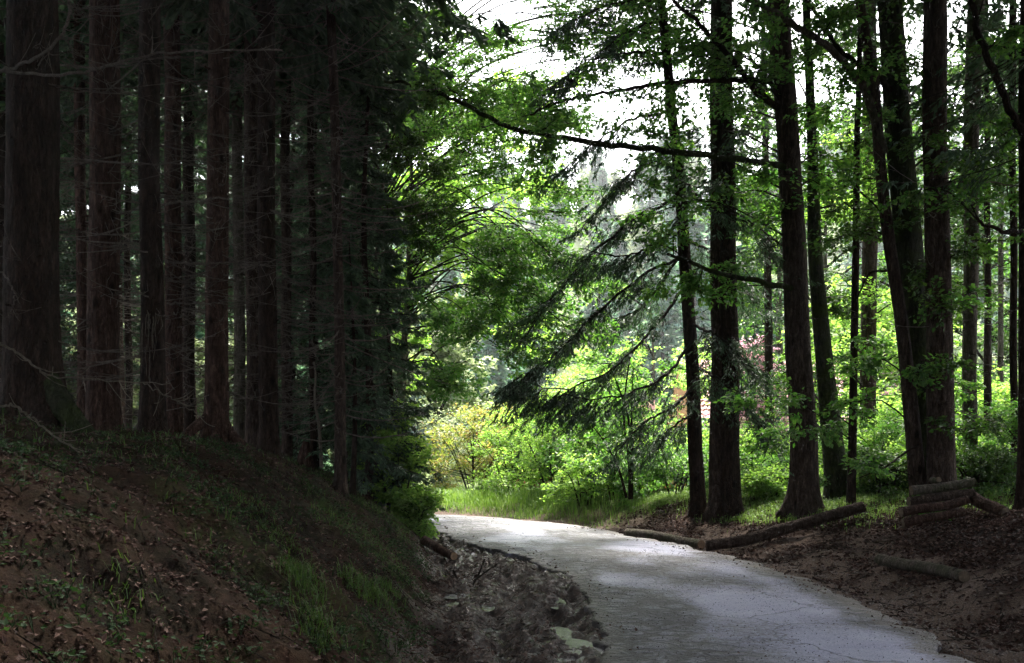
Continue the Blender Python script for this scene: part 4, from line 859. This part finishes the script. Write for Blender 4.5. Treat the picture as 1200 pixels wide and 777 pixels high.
for (x, y, s, lab) in [(-2.7, 34, .66, 'whitish-green willow-like tree at the left of the gap above the yellow shrub'), (-9.5, 50, .8, 'pale round tree behind the dark stand, left of the gap'), (3.5, 62, .7, 'pale tree standing before the far hillside right of the gap'), (-16, 44, 1, 'pale tree glimpsed through the left stand'), (-24, 48, 1.1, 'leftmost pale tree behind the left stand'), (14, 60, 1, 'pale tree behind the house'), (30, 62, 1.1, 'pale tall tree right of the house'), (24, 55, .9, 'pale tree seen between the right trunks')]:
    far_tree(1, x, y, s, lab, None)
for (x, y, s, k_, lab) in [(-8.5, 36, .62, 0, 'dim conifer glimpsed right of the close pair of trunks'), (-11, 35, .6, 1, 'dim green tree glimpsed behind the arched-root trunk'), (-12.8, 38, .7, 0, 'dim conifer glimpsed left of the arched-root trunk'), (-15, 37, .65, 1, 'dim green tree glimpsed behind the resin-streaked trunk'), (-16.8, 40, .75, 0, 'dim conifer glimpsed right of the second thick trunk'), (-15.2, 33, .6, 1, 'dim green tree glimpsed in the widest gap of the left stand'), (-19, 38, .7, 0, 'dim conifer glimpsed right of the broadest trunk'), (-18, 33.5, .6, 1, 'dim green tree glimpsed just right of the broadest trunk'), (-21, 36, .7, 1, 'dim green tree at the left edge behind the broadest trunk'), (-10, 40, .7, 1, 'dim green tree behind the slim whorled spruce')]:
    far_tree(k_, x, y, s, lab, 'trees glimpsed through the left stand')
for i, (x, y, s, lab) in enumerate([(-1.5, 70, .9, 'blue-green conifer low in the middle of the gap'), (-5, 76, .9, 'blue-green conifer left in the gap, before the hillside'), (2.2, 78, 1.0, 'blue-green conifer right in the gap, before the hillside'), (-12, 60, 1, 'conifer behind the left stand beyond the road'), (-22, 58, 1.1, 'conifer far behind the left trunks'), (-31, 62, 1.1, 'leftmost conifer far behind the stand'), (10.5, 41, .85, 'dark drooping conifer behind the twin stem')]):
    far_tree(0, x, y, s, lab, None)

# ------------------------------------------------------------------ house half hidden behind the trees
def box(mb, lo, hi):
    lo, hi = np.minimum(lo, hi), np.maximum(lo, hi)
    V = np.array([[x, y, z] for x in (lo[0], hi[0]) for y in (lo[1], hi[1]) for z in (lo[2], hi[2])])
    mb.add(V, np.array([[0, 1, 3, 2], [4, 6, 7, 5], [0, 4, 5, 1], [2, 3, 7, 6], [0, 2, 6, 4], [1, 5, 7, 3]]))
hx0, hx1, hy0, hy1 = 9.6, 20.5, 47.0, 55.0; hz = H(12, 47)
house = empty('house', (14.5, 47, hz), 'white house with a weathered pink tile roof hidden behind the right trees', 'house')
m_ = MB(); box(m_, A(hx0, hy0, hz-.3), A(hx1, hy1, hz+3.3)); m_.build('wall', M['plaster'], house)
m_ = MB()
rows, cols = 15, 44; e0 = A(0, hy0-.6, hz+3.1); rg = A(0, (hy0+hy1)/2, hz+6.6)
for r in range(rows):
    a = e0+(rg-e0)*(r/rows); b2 = e0+(rg-e0)*((r+1.12)/rows)
    for c in range(cols):
        x0 = hx0-.5+(hx1-hx0+1)*c/cols; x1 = hx0-.5+(hx1-hx0+1)*(c+.93)/cols; q = RG.normal()*.012
        V = np.array([[x0, a[1], a[2]+.10+q], [x1, a[1], a[2]+.10+q], [x1, b2[1], b2[2]+.02+q], [x0, b2[1], b2[2]+.02+q], [(x0+x1)/2, a[1], a[2]+.17+q], [(x0+x1)/2, b2[1], b2[2]+.09+q]])
        m_.add(V, np.array([[0, 4, 5, 3], [4, 1, 2, 5]]))
tile = m_.build('roof_tiles', M['roof'], house); tag(tile, kind='stuff')
m_ = MB(); V = np.array([[hx0-.5, hy0-.6, hz+3.1], [hx1+.5, hy0-.6, hz+3.1], [hx1+.5, rg[1], hz+6.6], [hx0-.5, rg[1], hz+6.6], [hx0-.5, hy1+.6, hz+3.1], [hx1+.5, hy1+.6, hz+3.1]])
m_.add(V, np.array([[0, 1, 2, 3], [3, 2, 5, 4], [0, 4, 5, 1]])); m_.add(V[[0, 3, 4]], np.array([[0, 1, 2]])); m_.add(V[[1, 5, 2]], np.array([[0, 1, 2]])); m_.build('roof', M['timber'], house)
for k in range(4):
    x0 = 10.6+k*2.5; m_ = MB(); z0_, z1_ = hz+1.0, hz+2.3
    box(m_, A(x0-.07, hy0-.06, z0_-.07), A(x0, hy0+.02, z1_+.07)); box(m_, A(x0+1.1, hy0-.06, z0_-.07), A(x0+1.17, hy0+.02, z1_+.07)); box(m_, A(x0, hy0-.06, z1_), A(x0+1.1, hy0+.02, z1_+.07)); box(m_, A(x0, hy0-.09, z0_-.07), A(x0+1.1, hy0+.02, z0_)); box(m_, A(x0+.52, hy0-.045, z0_), A(x0+.58, hy0+.01, z1_))
    o = m_.build('window', M['timber'], house); m_ = MB(); box(m_, A(x0, hy0-.03, z0_), A(x0+1.1, hy0-.01, z1_)); pn = m_.build('pane', M['glass_dark'], o, origin=tuple(house.location))
m_ = MB(); box(m_, A(12.6, 49.5, hz+5), A(13.2, 50.1, hz+7.2)); box(m_, A(12.5, 49.4, hz+7.2), A(13.3, 50.2, hz+7.32)); m_.build('chimney', M['plaster'], house)
hut = empty('garden_hut', (5.2, 42, H(5.2, 42)), 'small hut with a steep red-striped gable roof seen left of the slender spruce', 'hut'); tz = H(5.2, 42)
m_ = MB(); box(m_, A(4.2, 41.2, tz-.1), A(6.2, 43, tz+2.4)); m_.build('wall', M['plaster'], hut)
for k in range(7):
    f0, f1 = k/7, (k+1.1)/7; m_ = MB(); za, zb = 2.2+1.9*f0, 2.2+1.9*f1
    m_.add([[4.0, 41.0+1.1*f0, tz+za+.07], [6.4, 41.0+1.1*f0, tz+za+.07], [6.4, 41.0+1.1*f1, tz+zb], [4.0, 41.0+1.1*f1, tz+zb], [4.0, 41.0+1.1*f0, tz+za-.03], [6.4, 41.0+1.1*f0, tz+za-.03]], [[0, 1, 2, 3], [4, 5, 1, 0]]); m_.build('roof_board', M['roof'], hut)
m_ = MB(); m_.add([[4.0, 43.2, tz+2.2], [6.4, 43.2, tz+2.2], [6.4, 42.1, tz+4.05], [4.0, 42.1, tz+4.05]], [[0, 1, 2, 3]]); m_.build('back_roof', M['roof'], hut)
# pale green lean-to
shed = empty('garden_shed', (6.3, 38, H(6.3, 38)), 'pale green corrugated garden shed behind the thin black sapling', 'shed'); sz = H(6.3, 38)
m_ = MB(); n = 46; xs = np.linspace(5.0, 8.0, n); yy = 37.6+.035*np.cos(np.arange(n)*math.pi)
V = np.concatenate([np.stack([xs, yy, xs*0+sz-.1], -1), np.stack([xs, yy, xs*0+P(0, 503, 37.6)[2]], -1)]); j = np.arange(n-1); m_.add(V, np.stack([j, j+1, j+n+1, j+n], -1))
for s_ in (5.0, 8.0): m_.add([[s_, 37.6, sz-.1], [s_, 40.2, sz-.1], [s_, 40.2, 2.2], [s_, 37.6, 2.2]], [[0, 1, 2, 3]])
m_.build('wall', M['green_sheet'], shed); m_ = MB(); box(m_, A(4.8, 37.3, 2.2), A(8.2, 40.5, 2.28)); m_.build('roof', M['white_paint'], shed)
# orange-brown plank fence with two white pennants
fn = empty('plank_fence', (4.3, 29.6, H(4.3, 29.6)), 'short orange-brown plank fence glimpsed under the trees beyond the crest', 'fence'); fz = H(4.3, 29.6)
me0 = None
for k in range(12):
    x0 = 3.5+k*.17
    if me0 is None: m_ = MB(); box(m_, A(0, 0, 0), A(.145, .022, .95)); me0 = m_.mesh('plank', M['timber'])
    o = child('plank', me0, fn); o.location = (x0-4.3, RG.normal()*.008, -.05+RG.normal()*.02)
for z in (.25, .75):
    m_ = MB(); box(m_, A(3.45, 29.62+.024, fz+z), A(5.6, 29.62+.06, fz+z+.08)); m_.build('rail', M['timber'], fn)
for k, px in enumerate((763, 775)):
    p = P(px, 565, 29.5); m_ = MB(); m_.add([p+A(-.12, 0, .1), p+A(.14, 0, .1), p+A(.06, 0, -.12), p+A(-.12, .02, .1), p+A(.14, .02, .1), p+A(.06, .02, -.12)], [[0, 1, 2], [3, 5, 4]]); m_.add([p+A(-.12, 0, .1), p+A(.14, 0, .1), p+A(.14, .02, .1), p+A(-.12, .02, .1)], [[0, 1, 2, 3]])
    o = m_.build('pennant', M['white_paint'], origin=p); tag(o, ['left white triangular pennant on the orange-brown fence', 'right white triangular pennant on the orange-brown fence'][k], 'pennant', 'white pennants on the fence')

# ------------------------------------------------------------------ logs
def log(p0, p1, r, lab, group=None, mat='bark_spruce', taper=.9, bend=.01, name='log', rough=.06, endmat='wood_end', sides=22, pts=None):
    p0 = np.asarray(p0, float); p1 = np.asarray(p1, float); c = (p0+p1)/2
    root = empty(name, tuple(c), lab, 'log', group)
    NL = 22; w = spline(pts if pts is not None else [p0, (p0*2+p1)/3+RG.normal(size=3)*bend, (p0+p1*2)/3+RG.normal(size=3)*bend, p1], NL); rr = r*np.linspace(1, taper, NL)*(1+RG.normal(size=NL)*.014)
    m_ = MB(); tube(m_, w, rr, sides, rough=rough, cap=False); m_.build('bark', M[mat], root, smooth=True)
    for e, q, sgn in ((w[0], w[1], 1), (w[-1], w[-2], -1)):
        d = nrm(e-q); a = nrm(np.cross(d, A(0, 0, 1))); b = np.cross(d, a); R = (rr[0] if sgn == 1 else rr[-1]); th = np.linspace(0, 6.283, sides, endpoint=False)
        rings = [np.array([e+d*.003]) ]+[e+d*(.003 if f_ < 1 else -.012)+f_*R*(np.cos(th)[:, None]*a+np.sin(th)[:, None]*b) for f_ in (.5, .93, 1.0)]
        m_ = MB(); V = np.vstack(rings); j = np.arange(sides); k = (j+1) % sides
        m_.add(V, np.stack([j*0, 1+j, 1+k], -1)); mm = MB()
        F4 = np.concatenate([np.stack([1+s*sides+j, 1+(s+1)*sides+j, 1+(s+1)*sides+k, 1+s*sides+k], -1) for s in range(2)]); m_.F.append(F4); 
        m_.build('cut_face', M[endmat], root)
    return root
# pile by the thick trunks (each about one metre long)
Yp = 12.4
pile = [((1058, 613, 12.16), (1131, 600, 12.16), .058, 'lowest front log of the small pile behind the trunks'), ((1056, 600, 12.24), (1134, 586, 12.24), .058, 'reddish log lying second from the bottom of the pile'), ((1065, 588, 12.38), (1141, 577, 12.38), .058, 'dark log lying third from the bottom of the pile'), ((1068, 575, 12.46), (1142, 565, 12.46), .058, 'pale-barked log on top of the pile')]; PR = [.060, .064, .064, .066]
for (a, b, _, lab), r in zip(pile, PR): log(P(*a), P(*b), r, lab, 'logs of the small pile', rough=.03, mat='bark_red' if 'redd' in lab or 'lowest' in lab else ('bark_grey' if 'top' in lab else 'bark_spruce'))
g1 = hit(1175, 603, 9, 13.5); log(P(1138, 581, 12.9)+A(0, 0, -.02), P(1178, 601, 12.4), .085, 'log slanting down at the right of the pile', 'logs of the small pile', mat='bark_red')
log(P(1092, 563, 12.75), P(1100, 562, 12.4), .04, 'short stub lying crosswise on top of the pile', 'logs of the small pile', mat='bark_grey')
e0, e1 = hit(1030, 662), hit(1130, 683); log(e0+A(0, 0, .065), e1+A(0, 0, .065), .07, 'single grey log lying on the leaf litter beside the road', mat='bark_grey', bend=.006)
a0, a1 = hit(735, 631), hit(822, 645)
log(a0+A(0, 0, .09), a1+A(0, 0, .09), .085, 'mossy grey log with splintered end lying at the road edge', mat='bark_grey', endmat='wood_raw', bend=.015)
b0 = hit(828, 646)+A(0, 0, .1); pts = [b0+A(0, 0, -.02), P(870, 634, 14.3), P(905, 624, 14.2), P(955, 610, 14.1), P(1012, 594, 14.1)]
for q in pts[1:]: q[2] = max(q[2], H(q[0], q[1])+.06)
log(pts[0], pts[-1], .088, 'long fallen brown trunk sloping from the road edge up to the trees', mat='bark_spruce', pts=pts, taper=.95, name='fallen_trunk')
g0, g1 = hit(497, 640, 10, 17), hit(532, 657, 10, 17)
log(g0+A(0, 0, .08), g1+A(0, 0, .06), .07, 'broken brown log poking out of the bank over the muddy strip', mat='bark_red', endmat='wood_raw', taper=.75)
# forked pale sapling and stump in the left stand
Y = 14.5; x = (372-CX)*Y/F; root = empty('dead_sapling', (x, Y, H(x, Y)), 'bleached crooked dead sapling in the gap left of the slim whorled trunk', 'tree'); m_ = MB()
branch_px(m_, [(377, 548, Y), (374, 500, Y), (369, 470, Y), (370, 440, Y), (368, 424, Y)], .03, .012, 7, 16); branch_px(m_, [(371, 480, Y), (383, 455, Y), (398, 432, Y)], .014, .005, 5, 10); m_.build('stem', M['twig_pale'], root)
q = hit(358, 548, 10, 18); m_ = MB(); tube(m_, [q+A(0, 0, -.1), q+A(0, 0, .25), q+A(.02, 0, .42)], [.11, .085, .05], 9, flare=.4, rough=.15); o = m_.build('stump', M['bark_red'], origin=tuple(q), smooth=True); tag(o, 'small pointed reddish stump on the crest among the poles', 'stump')
# sticks in the mud
for i, pts in enumerate(([(531, 668), (541, 690), (549, 704)], [(522, 672), (532, 696)], [(568, 655), (560, 675), (545, 700)], [(556, 680), (572, 668), (582, 661)])):
    pp = [P(a, b, 11.3) for a, b in pts]; m_ = MB(); tube(m_, spline(pp, 8), np.linspace(.014, .008, 8), 6); o = m_.build('stick', M['twig_dark'], origin=tuple(pp[0])); tag(o, ['longest dark stick standing in the mud at the ditch', 'leftmost dark stick by the puddle', 'crooked stick crossing over the mud', 'short twig pointing right from the crossed sticks'][i], 'stick', 'sticks in the roadside mud')

# ------------------------------------------------------------------ ground cover
def pts_on(n, x0, x1, y0, y1, wfun):
    X = x0+(x1-x0)*RG.random(n); Y = y0+(y1-y0)*RG.random(n); d, s = road_dist(X, Y); sl = np.where(s < 0, np.minimum(toe(Y)-X, d-.45), -1)
    k = RG.random(n) < wfun(X, Y, d, s, sl); X, Y = X[k], Y[k]; return np.stack([X, Y, height(X, Y)], -1)
def inview(X, Y, m=.62): return np.abs(X) < Y*m+.5
# leaf litter
lt = MB()
p = pts_on(90000, 2, 10, 5, 19, lambda X, Y, d, s, sl: np.where((s > 0)&(d > .1)&inview(X, Y), (.12+.75*sstep(.3, 1.6, d+fbm(X, Y, .7, 97)*2.2))*(1-.6*sstep(3, 5, d)), 0))
kites(lt, p+A(0, 0, .012), rnd_unit(len(p), .25), nrm(RG.normal(size=(len(p), 3))*.5+A(0, 0, 1)), .035+.035*RG.random(len(p)), .03+.02*RG.random(len(p)), .2)
o = lt.build('leaf_litter', M['litter']); tag(o, 'brown fallen beech leaves covering the right bank', 'leaves', kind='stuff')
lt = MB(); p = pts_on(170000, -7, .5, 3, 16, lambda X, Y, d, s, sl: np.where((s < 0)&((sl > -.3)|((d > 0)&(RG.random(len(X)) < .22)))&inview(X, Y), .75*(.35+.65*sstep(-.1, .2, fbm(X, Y, .6, 150))), 0))
kites(lt, p+A(0, 0, .008), rnd_unit(len(p), .25), nrm(RG.normal(size=(len(p), 3))*.5+A(0, 0, 1)), .02+.03*RG.random(len(p)), .012+.015*RG.random(len(p)), .15)
o = lt.build('needle_litter', M['litter']); tag(o, 'brown needle and leaf debris on the left bank', 'leaves', kind='stuff')
lt = MB(); p = pts_on(2600, -3, 4, 6, 21, lambda X, Y, d, s, sl: np.where(d < 0, .05+.35*sstep(-.35, 0, d), .0)); p[:, 2] = .062
kites(lt, p, rnd_unit(len(p), .2), nrm(RG.normal(size=(len(p), 3))*.5+A(0, 0, 1)), .02+.03*RG.random(len(p)), .02, .2)
o = lt.build('scattered_leaves', M['litter']); tag(o, 'few dark leaves scattered on the asphalt', 'leaves', kind='stuff')
lt = MB(); p = pts_on(90000, -1.5, 4, 6, 14, lambda X, Y, d, s, sl: np.where(d < -.03, .22*(.4+.6*sstep(-.1, .15, fbm(X, Y, .7, 160))), 0)); p[:, 2] = .050+.02*(1-0*p[:, 2]); 
kites(lt, p+A(0, 0, .004)*RG.random((len(p), 1)), rnd_unit(len(p), .3), nrm(RG.normal(size=(len(p), 3))*.6+A(0, 0, 1)), .006+.010*RG.random(len(p))**2, .006+.006*RG.random(len(p)), .25)
o = lt.build('road_grit', leafmat('dark_road_grit', [(.02, .018, .02), (.04, .036, .038), (.09, .085, .095), (.17, .17, .20)], 0, (1, 1, 1), .7, .2)); tag(o, 'dark and pale grit lying on the asphalt', 'grit', kind='stuff')
lt = MB(); p = pts_on(9000, -3, 5, 6, 18, lambda X, Y, d, s, sl: np.where(d < 0, sstep(-.5, 0, d+fbm(X, Y, .5, 170)*.5)*np.where(s > 0, .8, .35), 0)); p[:, 2] = .06
kites(lt, p, rnd_unit(len(p), .25), nrm(RG.normal(size=(len(p), 3))*.4+A(0, 0, 1)), .02+.035*RG.random(len(p)), .02+.012*RG.random(len(p)), .2)
o = lt.build('edge_leaves', M['litter']); tag(o, 'brown leaves spilling over the edges of the asphalt', 'leaves', kind='stuff')
# twigs on the banks
tw = MB(); p = pts_on(14000, -7, 9, 3, 17, lambda X, Y, d, s, sl: np.where((d > .05)&inview(X, Y), .5, 0)); d_ = rnd_unit(len(p), .12); L_ = (.06+.35*RG.random(len(p))**3)[:, None]
e_ = p+d_*L_; e_[:, 2] = height(e_[:, 0], e_[:, 1]); sticks(tw, p+A(0, 0, .015), e_+A(0, 0, .02), .0045, .003)
o = tw.build('fallen_twigs', M['twig_dark']); tag(o, 'fallen twigs strewn over both banks', 'twigs', kind='stuff')
# gravel and clods at the road edges and in the mud
st = MB(); p = pts_on(80000, -2.5, 6, 5, 20, lambda X, Y, d, s, sl: np.where((d > -.05)&inview(X, Y)&(sl < .15), np.where(s > 0, .75*(1-sstep(.4, 1.3, d)), .45), 0))
n = len(p); R = (.006+.018*RG.random(n)**3)[:, None, None]*(.7+.6*RG.random((n, 6, 1)))
o6 = A((1, 0, 0), (0, 1, 0), (-1, 0, 0), (0, -1, 0), (0, 0, .8), (0, 0, -.6))[None]+RG.normal(size=(n, 6, 3))*.2
V = p[:, None]+o6*R+A(0, 0, .003); b = (np.arange(n)*6)[:, None, None]; f = np.array([[0, 1, 4], [1, 2, 4], [2, 3, 4], [3, 0, 4], [1, 0, 5], [2, 1, 5], [3, 2, 5], [0, 3, 5]])[None]
st.add(V, (b+f).reshape(-1, 3)); o = st.build('gravel', plain('grey_brown_gravel', (.13, .10, .085), .8, .6, 40)); tag(o, 'loose gravel and mud crumbs along the road edges', 'gravel', kind='stuff')
# grass
def blades(mb, p, h, w, lean=.35):
    n = len(p); a = RG.random(n)*6.283; s = np.stack([np.cos(a), np.sin(a), a*0], -1); ld = np.stack([-np.sin(a), np.cos(a), a*0], -1)*(lean*(.3+RG.random(n)))[:, None]
    h = h[:, None]; w = w[:, None] if np.ndim(w) else w
    m = p+A(0, 0, 1)*h*.6+ld*h*.35; t = p+A(0, 0, 1)*h*(.95-.2*lean)+ld*h*1.1
    V = np.stack([p-s*w*.5, p+s*w*.5, m+s*w*.35, m-s*w*.35, t], 1); b = np.arange(n)*5
    mb.add(V.reshape(-1, 3), np.stack([b, b+1, b+2, b+3], -1)); mb.F.append(np.stack([b+3, b+2, b+4], -1)+(mb.n-n*5))
gm = MB(); p = pts_on(80000, -5, 0, 5, 17, lambda X, Y, d, s, sl: np.where((s < 0)&(sl > .05)&inview(X, Y), grass_mask(X, Y, sl, d, s)**1.6*.75, 0)); blades(gm, p-A(0, 0, .01), .03+.09*RG.random(len(p))**2, .007, .7)
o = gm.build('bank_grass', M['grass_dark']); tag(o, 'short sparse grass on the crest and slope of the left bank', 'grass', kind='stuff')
gm = MB()
for (a, b, r, n, hh) in ((358, 690, .16, 260, .22), (352, 675, .12, 160, .2), (372, 738, .15, 240, .2), (445, 705, .16, 220, .2), (430, 690, .15, 200, .16), (455, 690, .12, 150, .2), (415, 690, .12, 150, .2), (150, 700, .2, 120, .12), (330, 640, .2, 200, .12), (300, 600, .3, 300, .1)):
    c = hit(a, b); q = np.stack([c[0]+RG.normal(size=n)*r*.5, c[1]+RG.normal(size=n)*r*.5], -1); p = np.c_[q, height(q[:, 0], q[:, 1])]; blades(gm, p, hh*(.15+.65*RG.random(n)**1.6), .006, 1.1)
o = gm.build('grass_tufts', M['grass_dark']); tag(o, 'longer grass tufts low on the left bank', 'grass', kind='stuff')
gm = MB(); p = pts_on(60000, 1, 9, 13, 20, lambda X, Y, d, s, sl: np.where((s > 0)&(d > .8), grass_mask(X, Y, sl, d, s)**1.3*(1-.5*sstep(18.5, 20, Y)), 0)); blades(gm, p-A(0, 0, .01), .05+.12*RG.random(len(p)), .009, .5)
kk = RG.random(len(p)) < .25; q = p[kk]; kites(gm, q+A(0, 0, .1)*RG.random((len(q), 1)), rnd_unit(len(q), .3), nrm(RG.normal(size=(len(q), 3))*.4+A(0, 0, 1)), .05, .035)
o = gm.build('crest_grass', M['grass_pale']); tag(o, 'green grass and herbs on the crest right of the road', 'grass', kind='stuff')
gm = MB(); p = pts_on(90000, -8, 5, 17.5, 30, lambda X, Y, d, s, sl: np.where((d > .25)&((s > 0)|(Y > 25)), (sstep(.2, .8, d)*(1-sstep(.6, 2.4, X-.2*(Y-18)))), 0)*.8); blades(gm, p-A(0, 0, .02), (.10+.34*RG.random(len(p))*sstep(.2, 1.5, road_dist(p[:, 0], p[:, 1])[0])), .014, .45)
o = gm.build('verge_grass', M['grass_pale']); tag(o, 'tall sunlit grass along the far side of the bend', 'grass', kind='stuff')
# herbs on the left slope: rosettes of small leaves
hb = MB(); c = pts_on(6500, -6.5, 0, 3.2, 13, lambda X, Y, d, s, sl: np.where((s < 0)&(sl > .1)&inview(X, Y), .08+.9*sstep(.02, .3, fbm(X, Y, .7, 120)), 0)); k = 9
pp = np.repeat(c, k, 0)+RG.normal(size=(len(c)*k, 3))*A(.05, .05, .015)+A(0, 0, .04); dd = rnd_unit(len(pp), .35)
kites(hb, pp, dd, nrm(RG.normal(size=(len(pp), 3))*.45+A(0, 0, 1)), .016+.026*RG.random(len(pp)), .013+.016*RG.random(len(pp)), .1)
sticks(hb, np.repeat(c, 3, 0), np.repeat(c, 3, 0)+RG.normal(size=(len(c)*3, 3))*A(.03, .03, 0)+A(0, 0, .06), .002, .0015)
o = hb.build('ground_herbs', M['herb']); tag(o, 'small leafy herbs scattered over the left slope', 'plants', kind='stuff')

for o in COL.objects:
    if o.type == 'MESH' and o.name.split('.')[0] in ('dead_branches', 'twigs', 'drooping_twigs', 'limbs', 'crown_branches', 'resin_streaks', 'branches', 'crown', 'leaves', 'needles', 'petals'): o['kind'] = 'stuff'
# ------------------------------------------------------------------ haze
m, t, out = newmat('haze'); pv = N(t, 'ShaderNodeVolumePrincipled', Density=.00035); pv.inputs['Color'].default_value = (.93, .96, 1, 1); pv.inputs['Anisotropy'].default_value = .3
t.links.new(pv.outputs[0], out.inputs['Volume'])
hb_ = MB(); box(hb_, A(-705, -125, -4), A(705, 905, 90)); o = hb_.build('haze', m); tag(o, 'thin pale haze in the valley air', 'haze', kind='stuff')
